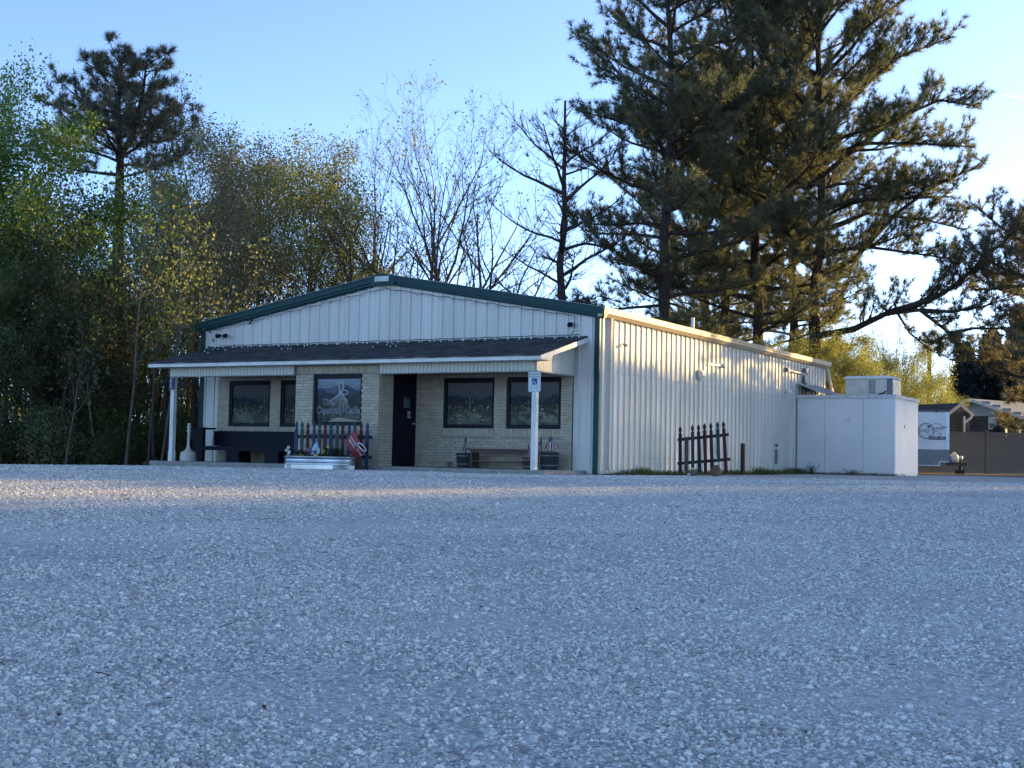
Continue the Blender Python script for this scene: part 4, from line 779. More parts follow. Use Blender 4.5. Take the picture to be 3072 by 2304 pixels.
def ringm(t, cx, cz, r0, r1, sx=1, n=36, a0=0, a1=360):
    for k in range(n):
        a, b = R(a0+(a1-a0)*k/n), R(a0+(a1-a0)*(k+1)/n); t.add([(cx+sx*r0*math.cos(a), ly, cz+r0*math.sin(a)), (cx+sx*r0*math.cos(b), ly, cz+r0*math.sin(b)), (cx+sx*r1*math.cos(b), ly, cz+r1*math.sin(b)), (cx+sx*r1*math.cos(a), ly, cz+r1*math.sin(a))], [(0, 1, 2, 3)])
t = MB(); ringm(t, LX, LZ, .27, .295); ringm(t, LX, LZ, .225, .235)
for k in range(14): a = R(60+k*19); t.add([(LX+.235*math.cos(a-.02), ly, LZ+.235*math.sin(a-.02)), (LX+.235*math.cos(a+.02), ly, LZ+.235*math.sin(a+.02)), (LX+.27*math.cos(a+.02), ly, LZ+.27*math.sin(a+.02)), (LX+.27*math.cos(a-.02), ly, LZ+.27*math.sin(a-.02))], [(0, 1, 2, 3)])
ringm(t, LX+.35, LZ+.06, .205, .22, 1.25, 20, 20, 160); ringm(t, LX+.30, LZ-.02, .2, .212, 1.3, 20, 200, 330); ringm(t, LX+.56, LZ+.11, .035, .05); ringm(t, LX+.47, LZ-.1, .03, .045); t.add([(LX+.0, ly, LZ+.17), (LX+.1, ly, LZ+.2), (LX+.18, ly, LZ+.15), (LX+.08, ly, LZ+.12)], [(0, 1, 2, 3)]); t.build('emblem', m_ink, tr)
q = Vector((1, 0, .16)).normalized(); text('lettering', 'CHUCK WAGON', m_ink, tr, (LX+.20, ly, LZ+.06), q, (-q.z, 0, q.x), .135, .003, bold=.010); text('lettering', 'BBQ', m_ink, tr, (LX+.05, ly, LZ-.05), q, (-q.z, 0, q.x), .07, .003); text('lettering', 'CATERING', m_ink, tr, (LX+.32, ly, LZ-.02), q, (-q.z, 0, q.x), .06, .003)
t = MB(); t.box(LX+.10, LX+.685, ly-.001, ly+.001, LZ-.315, LZ-.20); t.build('phone_panel', m_letter_k, tr); text('lettering', '870.391.3456', m_letter_w, tr, (LX+.393, ly-.002, LZ-.258), (1, 0, 0), (0, 0, 1), .096, .002, bold=.008)
t = MB(); t.ball((2.1, TY-.02, 2.33), .045, 8); t.build('marker_light', m_letter_k, tr)
tr.rotation_euler.z = R(12)
# ---- privacy fence, houses, pole
m_priv = M('tan_vinyl_fence', (.24, .20, .16), (.20, .165, .13), 2, rough=.5)
A = dep(2840, 1293, 58); B = dep(2961, 1293, 58); dv = Vector((B.x-A.x, B.y-A.y, 0)).normalized(); nv = Vector((dv.y, -dv.x, 0)); P0 = Vector((B.x, B.y, 0)); pv = thing('privacy_fence', P0+Vector((0, 0, .03)), 'tall tan solid board privacy fence behind the trailer', 'fence')
gz = .06
for k in range(-3, 6):
    b = P0+dv*(k*2.44); t = MB(); t.obox(b+Vector((0, 0, .92+gz/2)), dv*.13, nv*.13, (0, 0, 1.84)); t.prism([(-.07, -.07), (.07, -.07), (.07, .07), (-.07, .07)], b+Vector((0, 0, 1.84+gz/2)), dv, nv, (0, 0, .03)); t.build('post', m_priv, pv)
    if k == 5: break
    for z in (1.72, .12): t = MB(); t.obox(b+dv*1.22+Vector((0, 0, z+.02)), dv*2.31, nv*.05, (0, 0, .14)); t.build('rail', m_priv, pv)
    for j in range(15): c = b+dv*(.07+(j+.5)*2.30/15); cube('board', m_priv, pv, c+Vector((0, 0, .92)), (2.30/15-.006, .02, 1.48), math.atan2(dv.y, dv.x))
m_hbrick = M('dark_house_brick', (.10, .075, .065), (.06, .05, .047), 6, rough=.9, isl=.4); m_hroof = M('pale_shingle_roof', (.17, .21, .25), (.13, .16, .195), 9, rough=.9, stretch=(1, 1, 8)); m_hsid = M('pale_house_siding', (.42, .45, .45), (.36, .39, .39), 2, rough=.6)
def house(name, label, pos, fx, w_, d_, ze, zrd, roofm, wallm, gabm, over=.45, trim=None, lap=True):
    """gable end faces along fx (unit, horizontal); ridge runs back from it"""
    fx = Vector(fx).normalized(); ux = Vector((fx.y, -fx.x, 0))*-1; o = thing(name, pos, label, 'house'); pos = Vector(pos); trim = trim or m_white
    def P_(u_, v_, z): return pos+ux*u_-fx*v_+Vector((0, 0, z))
    t = MB()
    for a in (-w_/2, w_/2): t.obox(P_(a, d_/2, ze/2), ux*.15, fx*d_, (0, 0, ze))
    t.obox(P_(0, 0, ze/2), ux*(w_-.15), fx*.15, (0, 0, ze)); t.obox(P_(0, d_, ze/2), ux*(w_-.15), fx*.15, (0, 0, ze)); wl = t.build('wall', M(name+'_mortar', (.12, .11, .10)) if wallm is m_hbrick else wallm, o)
    if wallm is m_hbrick:
        t = MB(); z = 1.3; k = 0
        while z < ze-.03:
            u_ = -w_/2-(.1 if k % 2 else 0)
            while u_ < w_/2: a, b = max(u_, -w_/2), min(u_+.20, w_/2); (b-a > .04) and t.obox(P_((a+b)/2, -.085, z), ux*(b-a), fx*.02, (0, 0, .06)); u_ += .212
            z += .074; k += 1
        q = t.build('brickwork', m_hbrick, wl); q['kind'] = 'stuff'
    t = MB(); t.prism([(-w_/2, ze), (w_/2, ze), (0, zrd-.1)], pos-fx*.02, ux, (0, 0, 1), fx*.1); gb = t.build('gable', gabm, o)
    if lap:
        z = ze+.02
        while z < zrd-.3:
            hw = (w_/2)*(1-(z-ze)/(zrd-ze))-.05; t = MB(); t.obox(P_(0, -.09, z+.09), ux*2*hw, fx*.02+Vector((0, 0, .01)), Vector((0, 0, .19))-fx*.012); t.build('lap_board', gabm, gb); z += .2
    t = MB(); sl_ = (zrd-ze)/(w_/2)
    for s in (1, -1):
        e = s*(w_/2+over); zl = ze-sl_*over; q = [P_(0, -over, zrd), P_(e, -over, zl), P_(e, d_+over, zl), P_(0, d_+over, zrd)]; t.add(q+[p-Vector((0, 0, .1)) for p in q], [(0, 1, 2, 3), (7, 6, 5, 4), (0, 4, 5, 1), (1, 5, 6, 2), (2, 6, 7, 3)])
    t.build('roof', roofm, o)
    for s in (1, -1):
        t = MB(); e = s*(w_/2+over); zl = ze-sl_*over; q = [P_(0, -over-.02, zrd+.01), P_(e, -over-.02, zl+.01), P_(e, -over-.02, zl-.16), P_(0, -over-.02, zrd-.16)]; t.add(q+[p-fx*-.03 for p in q], [(0, 1, 2, 3), (7, 6, 5, 4), (0, 4, 5, 1), (1, 5, 6, 2), (2, 6, 7, 3), (3, 7, 4, 0)]); t.build('rake_board', trim, o)
        t = MB(); t.obox(P_(e+s*.04, d_/2, zl-.06), ux*.1, fx*(d_+2*over), (0, 0, .12)); t.build('gutter', trim, o)
    return o, P_, ux, fx
HP = dep(2925, 1400, 75); hp = Vector((HP.x, HP.y, 0)); toc = (CAM-hp); toc.z = 0; toc.normalize(); fx1 = Matrix.Rotation(R(-32), 3, 'Z') @ toc
h1, P_, ux, fx_ = house('neighbour_house', 'brick neighbour house with pale sided gable and bluish roof behind the privacy fence', hp, fx1, 5.9, 12, 3.12, 4.08, m_hroof, m_hbrick, m_hsid, .5)
t = MB(); wc = 1.2; t.obox(P_(wc, -.11, 2.75), ux*.62, fx_*.05, (0, 0, .66)); wd = t.build('window', m_white, h1); t = MB(); t.obox(P_(wc, -.137, 2.89), ux*.5, fx_*.01, (0, 0, .24)); t.build('pane', m_bulb, wd); t = MB(); t.obox(P_(wc, -.137, 2.60), ux*.5, fx_*.01, (0, 0, .26)); t.build('pane', m_grey, wd)
t = MB(); t.tube([P_(3.3, -.4, 2.9), P_(2.8, -.15, 2.6), P_(2.8, -.15, .2)], .05, 6); t.build('downspout', m_white, h1)
HP2 = dep(2878, 1400, 62); hp2 = Vector((HP2.x, HP2.y, 0)); toc = (CAM-hp2); toc.z = 0; toc.normalize(); fx2 = Matrix.Rotation(R(42), 3, 'Z') @ toc
m_ply = M('brown_plywood_soffit', (.22, .16, .12), (.17, .125, .095), 4, rough=.8)  # even brown tone for the shed gable
h2, P2, ux2, fx2 = house('gabled_shed', 'small shed with cream gable boards and grey shingle roof behind the trailer', hp2+Vector((-.05, 0, 0)), fx2, 1.15, 5.5, 2.85, 3.22, M('grey_shingle', (.13, .15, .18), (.09, .105, .13), 8, rough=.95, isl=.3), m_hbrick, m_ply, .12, M('cream_gable_board', (.70, .62, .45)), lap=False)
t = MB(); t.tube([P2(.15, -.2, 2.62), P2(.15, -.2, .1)], .06, 6); t.build('downspout', m_white, h2); t = MB(); t.tube([P2(.62, -.2, 2.7), P2(.55, -.2, 2.55), P2(.2, -.2, 2.35)], .05, 6); t.build('downspout', m_white, h2)
gp = dep(2998, 1290, 60.5); t = MB(); gr = thing('barbecue_grill', (gp.x, gp.y, .05), 'black domed barbecue grill just above the privacy fence', 'grill')
t.lathe([(.08, 1.72), (.32, 1.75), (.33, 1.88), (.27, 2.08), (.12, 2.20), (.03, 2.22)], (gp.x, gp.y, 0), 18); t.build('lid', m_black, gr, True); t = MB(); t.lathe([(.10, 1.5), (.25, 1.6), (.32, 1.72)], (gp.x, gp.y, 0), 18); t.build('bowl', m_black, gr, True)
for k in range(3): a = k*2.1; t = MB(); t.tube([(gp.x+.15*math.cos(a), gp.y+.15*math.sin(a), 1.55), (gp.x+.3*math.cos(a), gp.y+.3*math.sin(a), .03)], .02, 5); t.build('leg', m_black, gr)
t = MB(); rp0 = dep(2985, 1271, 61); rp1 = dep(3060, 1272, 61.5); t.bar(rp0, rp1, .05, .06); 
for p in (rp0.lerp(rp1, .45), rp0.lerp(rp1, .05), rp0.lerp(rp1, .95)): t.bar((p.x, p.y, .0), p, .05, .05)
tag(t.build('hand_rail', m_hsid), 'pale wooden hand rail beside the domed grill', 'railing')
up = dep(2788, 1180, 85); po = thing('utility_pole', (up.x, up.y, .05), 'weathered wooden utility pole standing among the far bare trees', 'pole'); t = MB(); t.tube([(up.x, up.y, 0), (up.x, up.y, dep(2785, 1040, 85).z)], [.16, .12], 8); t.build('pole', m_wood, po)
t = MB(); a = dep(2785, 1056, 85); t.tube([a, a+Rh*.8+Vector((0, 0, .25))], .03, 5); t.build('arm', m_alu, po); t = MB(); t.ball(a+Rh*.95+Vector((0, 0, .2)), .2, 8, sz=.5); t.build('lamp', m_letter_w, po)
# thin contrail far away in the right sky
t = MB(); a, b = dep(3006, 284, 6000), dep(3110, 300, 6000); t.tube([a, a.lerp(b, .5), b], [3, 5, 6], 6); cn = t.build('contrail', Mleaf('ice_trail', (.6, .6, .6), (.6, .6, .6), (.6, .6, .6), .6)); tag(cn, 'thin white contrail crossing the open sky beside the pines', 'contrail')
# ================================================================== vegetation
def np_mesh(name, V, k, mat):
    n = V.shape[0]; me = bpy.data.meshes.new(name); me.vertices.add(n*k); me.vertices.foreach_set('co', V.astype(np.float32).ravel())
    me.loops.add(n*k); me.loops.foreach_set('vertex_index', np.arange(n*k, dtype=np.int32)); me.polygons.add(n); me.polygons.foreach_set('loop_start', np.arange(n, dtype=np.int32)*k)
    me.update(calc_edges=True); me.materials.append(mat); return me
def unit(a): return a/np.maximum(1e-9, np.linalg.norm(a, axis=-1, keepdims=True))
def leaf_quads(rs, P, size, up=.4):
    n = len(P); d = unit(rs.normal(size=(n, 3))); nr = unit(rs.normal(size=(n, 3))+np.array([0, 0, up])); s = unit(np.cross(d, nr)); sz = (size*rs.uniform(.6, 1.35, n))[:, None]
    return np.stack([P-d*sz*.5, P+s*sz*.30, P+d*sz*.5, P-s*sz*.30], 1)
def needles(rs, P, Dr, ln, k, wd):
    n = len(P); P = np.repeat(P, k, 0); Dr = np.repeat(Dr, k, 0); d = unit(Dr*.75+rs.normal(size=(n*k, 3))*.62); s = unit(np.cross(d, rs.normal(size=(n*k, 3))))*wd*.5; l_ = (ln*rs.uniform(.65, 1.15, n*k))[:, None]; b = P-Dr*rs.uniform(0, .12, n*k)[:, None]
    return np.stack([b-s, b+s, b+d*l_], 1)
def wood_mesh(polys, mat, name='trunk', rmin=0):
    t = MB()
    for pts, rr in polys:
        r = rr[0]; t.tube(pts, [max(q, rmin) for q in rr], 8 if r > .12 else 6 if r > .06 else 4 if r > .025 else 3, cap=False)
    me = bpy.data.meshes.new(name); me.from_pydata(t.v, [], t.f); me.materials.append(mat); me.polygons.foreach_set('use_smooth', [True]*len(t.f)); return me
def rv(g): return Vector((g.gauss(0, 1), g.gauss(0, 1), g.gauss(0, 1)))
def grow(g, out, tips, p, d, Ln, r, lev, P):
    n = (6, 4, 4, 3, 3)[lev]; pts = [p.copy()]; rs = [r]; end = (.10, .2, .25, .4, .5)[lev]
    for i in range(n):
        d = (d+rv(g)*P['wob'][lev]+Vector((0, 0, P['up'][lev]))).normalized(); p = p+d*(Ln/n); pts.append(p.copy()); rs.append(r*(1-(1-end)*(i+1)/n))
    out.append((pts, rs))
    if lev >= P['leaf_from']: tips.append(pts)
    if lev == P['max']: return
    nc = P['n'][lev]; a0 = g.uniform(0, 6.28)
    for j in range(nc):
        f = P['st'][lev]+(1-P['st'][lev])*(j+g.random())/nc; f = min(f, .98); x = f*n; i = int(x); q = pts[i].lerp(pts[i+1], x-i); dd = (pts[i+1]-pts[i]).normalized()
        az = a0+j*2.4+g.uniform(-.4, .4); X = dd.cross(Vector((.3, .2, .93))).normalized(); Y = dd.cross(X); an = P['ang'][lev]*g.uniform(.75, 1.25)
        nd = dd*math.cos(an)+(X*math.cos(az)+Y*math.sin(az))*math.sin(an)
        grow(g, out, tips, q, nd, Ln*P['ratio'][lev]*(1.2-.65*f)*g.uniform(.75, 1.2), max(.004, rs[i]*P['rr'][lev]), lev+1, P)
def decid(seed, P, nleaf, lsize, lspread, bark, leafm):
    g = random.Random(seed); out = []; tips = []
    for k in range(P.get('stems', 1)):
        sp = P.get('stem_sp', 0); grow(g, out, tips, Vector((g.gauss(0, sp), g.gauss(0, sp), -.15)), Vector((g.gauss(0, P.get('lean', .04)), g.gauss(0, P.get('lean', .04)), 1)).normalized(), P['h']*(1 if k == 0 else g.uniform(.6, 1)), P['r']*(1 if k == 0 else g.uniform(.5, .9)), 0, P)
    wm = wood_mesh(out, bark); lm = None
    if nleaf:
        rs = np.random.RandomState(seed); A = np.array([tuple(p) for pts in tips for p in pts[1:]]); A = A[rs.randint(0, len(A), nleaf)]+rs.normal(size=(nleaf, 3))*lspread; A[:, 2] = np.maximum(A[:, 2], .05)
        lm = np_mesh('crown', leaf_quads(rs, A, lsize), 4, leafm)
    return wm, lm
def pine_parts(seed, stems, limbs=(), tuft=1.0, ln=.30, k=20, wd=.022, step=.145, sec=11):
    g = random.Random(seed); wood = []; T = []; Dn = []
    def tufts(pts, f0):
        for i in range(len(pts)-1):
            a, b = pts[i], pts[i+1]; m = max(1, int((b-a).length/step))
            for j in range(m):
                if (i+j/m)/(len(pts)-1) >= f0 and g.random() < tuft: p = a.lerp(b, (j+g.random())/m)+rv(g)*.05; T.append(tuple(p)); Dn.append(tuple(((b-a).normalized()+Vector((0, 0, .35))).normalized()))
        if g.random() < tuft: T.append(tuple(pts[-1])); Dn.append(tuple((pts[-1]-pts[-2]).normalized()))
    def limb(pts, r, sub=1.0):
        wood.append((pts, [r*(1-.8*i/(len(pts)-1)) for i in range(len(pts))])); Lt = sum((b-a).length for a, b in zip(pts, pts[1:])); nsec = max(3, int(sec*sub*Lt/3.5))
        for s in range(nsec):
            f = .22+.76*(s+g.random())/nsec; x = f*(len(pts)-1); i = int(min(x, len(pts)-1.001)); q = pts[i].lerp(pts[i+1], x-i); d = (pts[i+1]-pts[i]).normalized(); side = d.cross(Vector((0, 0, 1))); side = side.normalized() if side.length > .05 else Vector((1, 0, 0))
            sd = (d*g.uniform(.4, .9)+side*g.choice((-1, 1))*g.uniform(.5, 1)+Vector((0, 0, g.uniform(-.1, .55)))).normalized(); l_ = min(1.7, Lt*.34)*(1.15-.7*f)*g.uniform(.7, 1.25)+.15; sp = [q]
            for e in range(3): sd = (sd+rv(g)*.14+Vector((0, 0, .13))).normalized(); sp.append(sp[-1]+sd*l_/3)
            wood.append((sp, [r*.28, r*.2, r*.14, .004])); tufts(sp, .15)
            for e in range(2):
                q2 = sp[1].lerp(sp[3], g.random()); d2 = (sd+rv(g)*.6+Vector((0, 0, .2))).normalized(); s2 = [q2, q2+d2*l_*.22, q2+d2*l_*.42]; wood.append((s2, [.008, .006, .004])); tufts(s2, .2)
        tufts(pts[-3:], .3)
    for S in stems:
        pts = S['pts']; r0, r1 = S['r']; n = len(pts); wood.append((pts, [r0+(r1-r0)*i/(n-1) for i in range(n)])); a0 = g.uniform(0, 6.28)
        for b in range(S['n']):
            t = S['t0']+(.99-S['t0'])*(b+g.random())/S['n']; x = t*(n-1); i = int(min(x, n-1.001)); p = pts[i].lerp(pts[i+1], x-i); az = a0+b*2.4+g.uniform(-.5, .5); Lb = S['len'](t)*g.uniform(.65, 1.2); el = S['el'](t)+g.uniform(-.15, .15)
            if 'bias' in S: Lb *= 1+S['bias'][1]*math.cos(az-S['bias'][0])
            d = Vector((math.cos(az)*math.cos(el), math.sin(az)*math.cos(el), math.sin(el))); q = [p]
            for e in range(6): d = (d+rv(g)*.09+Vector((0, 0, (-.05 if e < 3 else .12)))).normalized(); q.append(q[-1]+d*Lb/6)
            limb(q, max(.018, min(.11, .016*Lb+.012)))
    for q, r in limbs: limb(q, r, 1.1)
    return wood, (seed, np.array(T), np.array(Dn), ln, k, wd)
def pine_mesh(seed, stems, bark, leafm, **kw):
    wood, (s, T, Dn, ln, k, wd) = pine_parts(seed, stems, **kw); return wood_mesh(wood, bark), np_mesh('crown', needles(np.random.RandomState(s), T, Dn, ln, k, wd), 3, leafm)
def place(name, meshes, loc, label, cat='tree', group=None, rz=0, s=1.0, sz=None, leafm=None, parts=('trunk', 'crown')):
    o = thing(name, loc, label, cat, group, rz); o.scale = (s, s, sz or s)
    for me, pn in zip(meshes, parts):
        if me is None: continue
        c = bpy.data.objects.new(pn, me); C.objects.link(c); c.parent = o
        if leafm and pn == 'crown': c.material_slots[0].link = 'OBJECT'; c.material_slots[0].material = leafm
    return o
bark = M('grey_brown_bark', (.085, .068, .055), (.045, .037, .031), 6, rough=.95, bump=.6, bscale=14, stretch=(3, 3, .6), spec=.1)
bark_p = M('pine_bark', (.075, .055, .045), (.035, .028, .026), 5, rough=.95, bump=.7, bscale=10, stretch=(3, 3, .8), spec=.1)
bark_l = M('pale_bark', (.16, .135, .11), (.09, .075, .062), 7, rough=.95, bump=.4, bscale=14, stretch=(3, 3, .6), spec=.1)
lf_green = Mleaf('fresh_green_leaf', (.036, .070, .014), (.065, .115, .020), (.125, .170, .032), .52)
lf_dark = Mleaf('olive_green_leaf', (.050, .070, .028), (.082, .105, .040), (.125, .135, .055), .55)  # less saturated green for thicket, low trees and distant wood
lf_yel = Mleaf('spring_yellow_green_leaf', (.070, .092, .026), (.115, .132, .040), (.185, .185, .062), .55)
lf_brown = Mleaf('russet_bud', (.085, .062, .040), (.125, .095, .055), (.135, .135, .050), .5)
lf_need = Mleaf('pine_needle', (.044, .060, .036), (.075, .086, .046), (.135, .128, .068), .45, .4)
lf_need2 = Mleaf('grey_pine_needle', (.056, .062, .044), (.090, .090, .060), (.140, .128, .084), .45, .4)
lf_cedar = Mleaf('cedar_scale_leaf', (.010, .019, .016), (.016, .028, .022), (.03, .042, .028), .1)
D0 = dict(h=7.5, r=.17, max=3, leaf_from=2, n=(11, 6, 4), st=(.25, .2, .2), ang=(.95, .8, .8), ratio=(.52, .5, .5), rr=(.5, .55, .55), wob=(.06, .13, .16, .18), up=(.02, .07, .05, .03))
DS = dict(D0, h=8.5, r=.12, n=(9, 5, 4), st=(.35, .25, .2), ang=(.62, .6, .7), ratio=(.46, .5, .5), up=(.03, .12, .08, .03))
DN = dict(D0, h=9.5, r=.15, max=4, n=(9, 6, 5, 4), st=(.22, .2, .2, .2), ang=(.62, .55, .6, .6), ratio=(.66, .52, .5, .5), rr=(.62, .6, .6, .6), wob=(.08, .12, .14, .16, .16), up=(.03, .12, .1, .06, .03), leaf_from=3)
DP = dict(D0, h=6.5, r=.05, max=2, n=(10, 4), st=(.3, .3), ang=(.5, .6), ratio=(.28, .5), stems=4, stem_sp=.55, lean=.07, leaf_from=1, up=(.03, .1, .05))
DB = dict(D0, h=2.2, r=.05, max=3, n=(8, 5, 3), st=(.1, .15, .2), ang=(.9, .8, .8), ratio=(.62, .55, .5), stems=5, stem_sp=.4, lean=.3, leaf_from=1)
leafy = [decid(11, D0, 32000, .09, .22, bark, lf_green), decid(12, dict(D0, h=8.5, n=(13, 6, 4)), 35000, .09, .24, bark, lf_green)]
spring = [decid(21, DS, 10000, .085, .22, bark_l, lf_yel), decid(22, dict(DS, h=9.5), 10500, .085, .24, bark_l, lf_yel), decid(23, dict(DS, h=9, n=(11, 7, 5)), 6500, .075, .18, bark_l, lf_brown)]
bare = [decid(31, DN, 600, .10, .10, bark_l, lf_yel), decid(32, dict(DN, h=10, n=(8, 6, 5, 4), r=.19), 600, .10, .10, bark_l, lf_yel)]
sapl = [decid(41, DP, 1500, .11, .22, bark_l, lf_dark), decid(42, dict(DP, h=7.5, stems=5), 2000, .11, .22, bark, lf_dark)]
bush = [decid(51, DB, 5200, .12, .22, bark, lf_dark), decid(52, dict(DB, h=2.8), 6000, .12, .24, bark, lf_dark)]
def V(*a): return Vector(a)
def stem(h, r, n, lx=0, ly=0, t0=.3, nb=55, ln=4.2, el0=-.1, el1=.7, bias=None, wob=.12, sd=0):
    g = random.Random(sd); pts = [V(lx*i/n+(g.gauss(0, wob) if i else 0), ly*i/n+(g.gauss(0, wob) if i else 0), -.2+(h+.2)*i/n) for i in range(n+1)]
    S = dict(pts=pts, r=(r, .04), t0=t0, n=nb, len=lambda t: ln*(.35+.75*math.sin(math.pi*min(1, (t-t0)/(1-t0)*.80+.18)))*(1.0 if t < .85 else .7), el=lambda t: el0+(el1-el0)*t)
    if bias: S['bias'] = bias
    return S
pines = [pine_mesh(61, [stem(23, .30, 10, t0=.16, nb=60, ln=4.3, sd=1)], bark_p, lf_need), pine_mesh(62, [stem(23, .27, 10, .6, .3, t0=.24, nb=56, ln=3.8, sd=2)], bark_p, lf_need), pine_mesh(63, [stem(22, .28, 10, -.3, .2, t0=.18, nb=60, ln=5.0, el0=-.05, el1=1.0, sd=3)], bark_p, lf_need)]
RA = math.atan2(Rh.y, Rh.x)
def near(px):
    for lim, s_ in ((-50, 'at the outer end of the thicket'), (100, 'under the tall bright green tree'), (230, 'under the round green tree'), (330, 'between the round green tree and forked pine'), (410, 'at the foot of the forked pine'), (500, 'between the forked pine and the number sign'), (620, 'behind the post with the number sign'), (720, 'behind the low end of the green rake'), (860, 'behind the rake above the pew'), (1000, 'behind the rake above the bay window'), (1160, 'behind the roof ridge cap'), (1300, 'behind the tallest thin bare tree'), (1600, 'between forked bare tree and dead pine'), (2100, 'behind the thick straight pine'), (2300, 'behind the roof vent pipe'), (2500, 'behind the rear gutter end'), (2650, 'behind the condensing unit'), (9999, 'behind the food trailer')):
        if px < lim: return s_
# ---- the pine stand behind the side wall
place('pine_tree', pines[0], G(1995, 52), 'thick straight dark pine rising right behind the gable end of the gutter', 'tree', 'pines behind the side wall', 0.4)
place('pine_tree', pines[1], G(2165, 58), 'tall pine with straight brownish trunk just right of the white roof vent', 'tree', 'pines behind the side wall', 1.9)
place('pine_tree', pines[2], G(2268, 55), 'tall pine with widest trunk standing at the middle of the stand', 'tree', 'pines behind the side wall', 2.6)
place('pine_tree', pines[0], G(2372, 63), 'slender pine half hidden behind the middle pine trunk', 'tree', 'pines behind the side wall', 4.0, .95)
place('pine_tree', pines[2], G(2110, 70), 'rear pine filling the gap between the straight trunks', 'tree', 'pines behind the side wall', .9, 1.0)
# spreading pine with the long limbs reaching over the trailer and houses
B5 = G(2440, 54)
def lp(*px): return [dep(x, y, d)-B5 for x, y, d in px]
limbs = [(lp((2440, 1010, 54), (2560, 988, 53), (2660, 940, 52), (2760, 930, 51), (2850, 1000, 50.5), (2905, 1068, 50)), .15), (lp((2660, 940, 52), (2740, 915, 51), (2830, 880, 50.5), (2890, 835, 50), (2985, 745, 49.5), (3110, 640, 49)), .13),
    (lp((2760, 930, 51), (2850, 935, 50), (2950, 920, 49.5), (3060, 880, 49)), .08), (lp((2850, 1000, 50.5), (2920, 985, 50), (3000, 985, 49.5), (3060, 1010, 49)), .07), (lp((2690, 935, 52), (2730, 1000, 51.5), (2790, 1050, 51), (2860, 1080, 50.5)), .05),
    (lp((2440, 830, 54), (2560, 780, 53.5), (2690, 640, 53), (2800, 560, 52.5), (2930, 500, 52)), .13), (lp((2440, 640, 54), (2560, 600, 53.5), (2700, 595, 53), (2860, 590, 52.5)), .12), (lp((2440, 700, 54), (2600, 640, 53.5), (2780, 660, 53), (2900, 690, 52.5)), .09),
    (lp((2430, 560, 54), (2560, 450, 54), (2700, 350, 53.5), (2820, 300, 53), (2930, 320, 53)), .12), (lp((2430, 400, 54), (2560, 280, 54), (2700, 170, 54), (2860, 110, 54)), .11), (lp((2430, 250, 54), (2550, 120, 54), (2680, 20, 54), (2820, -60, 54)), .10), (lp((2440, 760, 54), (2600, 740, 53), (2740, 760, 52.5), (2880, 780, 52)), .09), (lp((2440, 480, 54), (2600, 430, 53), (2750, 430, 52.5), (2920, 440, 52)), .10)]
sp_ = pine_mesh(64, [stem(23, .30, 10, .2, .1, t0=.30, nb=46, ln=4.6, el0=.0, el1=.9, sd=5)], bark_p, lf_need, limbs=limbs, ln=.31)
place('pine_tree', sp_, B5, 'spreading pine with long limbs reaching out over the trailer and fence', 'tree', 'pines behind the side wall')
pr_ = pine_mesh(65, [stem(11, .26, 9, t0=.2, nb=44, ln=4.4, el0=-.2, el1=.35, sd=7)], bark_p, lf_need2)
place('pine_tree', pr_, G(3250, 50), 'broad greyish pine whose boughs hang over the privacy fence', 'tree', None, .6)
# ---- forked pine at the wood edge
BF = G(350, 47)
def lf_(*px): return [dep(x, y, d)-BF for x, y, d in px]
fk = pine_mesh(66, [dict(pts=[V(0, 0, -.2)]+lf_((350, 1000, 47), (355, 700, 47), (358, 560, 47), (362, 460, 47), (352, 360, 47), (358, 270, 47), (366, 185, 47)), r=(.24, .04), t0=.46, n=34, len=lambda t: 2.9*(1.15-.85*max(0, (t-.5)/.5)), el=lambda t: -.1+.8*t), dict(pts=lf_((365, 460, 47), (398, 410, 47), (412, 350, 47), (430, 270, 47), (440, 185, 47)), r=(.13, .03), t0=.25, n=20, len=lambda t: 2.1*(1.1-.7*t), el=lambda t: .1+.5*t)], bark_p, lf_need2, ln=.27)
place('pine_tree', fk, BF, 'forked grey green pine towering over the thicket by the porch end', 'tree')
# ---- dead pine snag
BS = G(1676, 50); sn = pine_mesh(67, [dict(stem(13.6, .24, 9, t0=.28, nb=30, ln=3.3, el0=-.25, el1=.75, sd=9, wob=.09))], bark_p, lf_need, tuft=.025, sec=17)
place('dead_pine', sn, BS, 'nearly bare dead pine with drooping limbs behind the green rake', 'tree', None, .8)
# ---- bare and budding trees behind the roof
NB = 'bare budding trees behind the cafe roof'
for px, D, m, s, rz, lb in ((1245, 58, 0, 1.30, .3, 'tallest thin bare tree rising behind the roof ridge'), (1130, 60, 1, 1.18, 1.2, 'spreading bare tree behind the left slope of the roof'), (1350, 55, 1, 1.10, 2.2, 'forked dark bare tree behind the right slope of the roof'), (1450, 56, 0, 1.14, 4.1, 'slim bare tree beside the dead pine'), (1040, 57, 0, 1.06, 5.0, 'bare tree with upright twigs above the yellow green wood')):
    place('bare_tree', bare[m], G(px, D), lb, 'tree', NB, rz, s, leafm=lf_yel)
for k, (px, D, m, s, rz) in enumerate(((455, 50, 0, .80, .5), (530, 54, 1, .82, 1.5), (610, 52, 0, .86, 2.6), (690, 55, 1, .84, 3.7), (780, 57, 0, .92, 4.4), (880, 58, 1, .88, 5.1))):
    place('bare_tree', bare[m], G(px, D), 'pale stemmed tree with few leaves '+near(px), 'tree', 'pale stemmed trees in the wood', rz, s, leafm=lf_brown)
YG = 'yellow green spring trees behind the cafe'
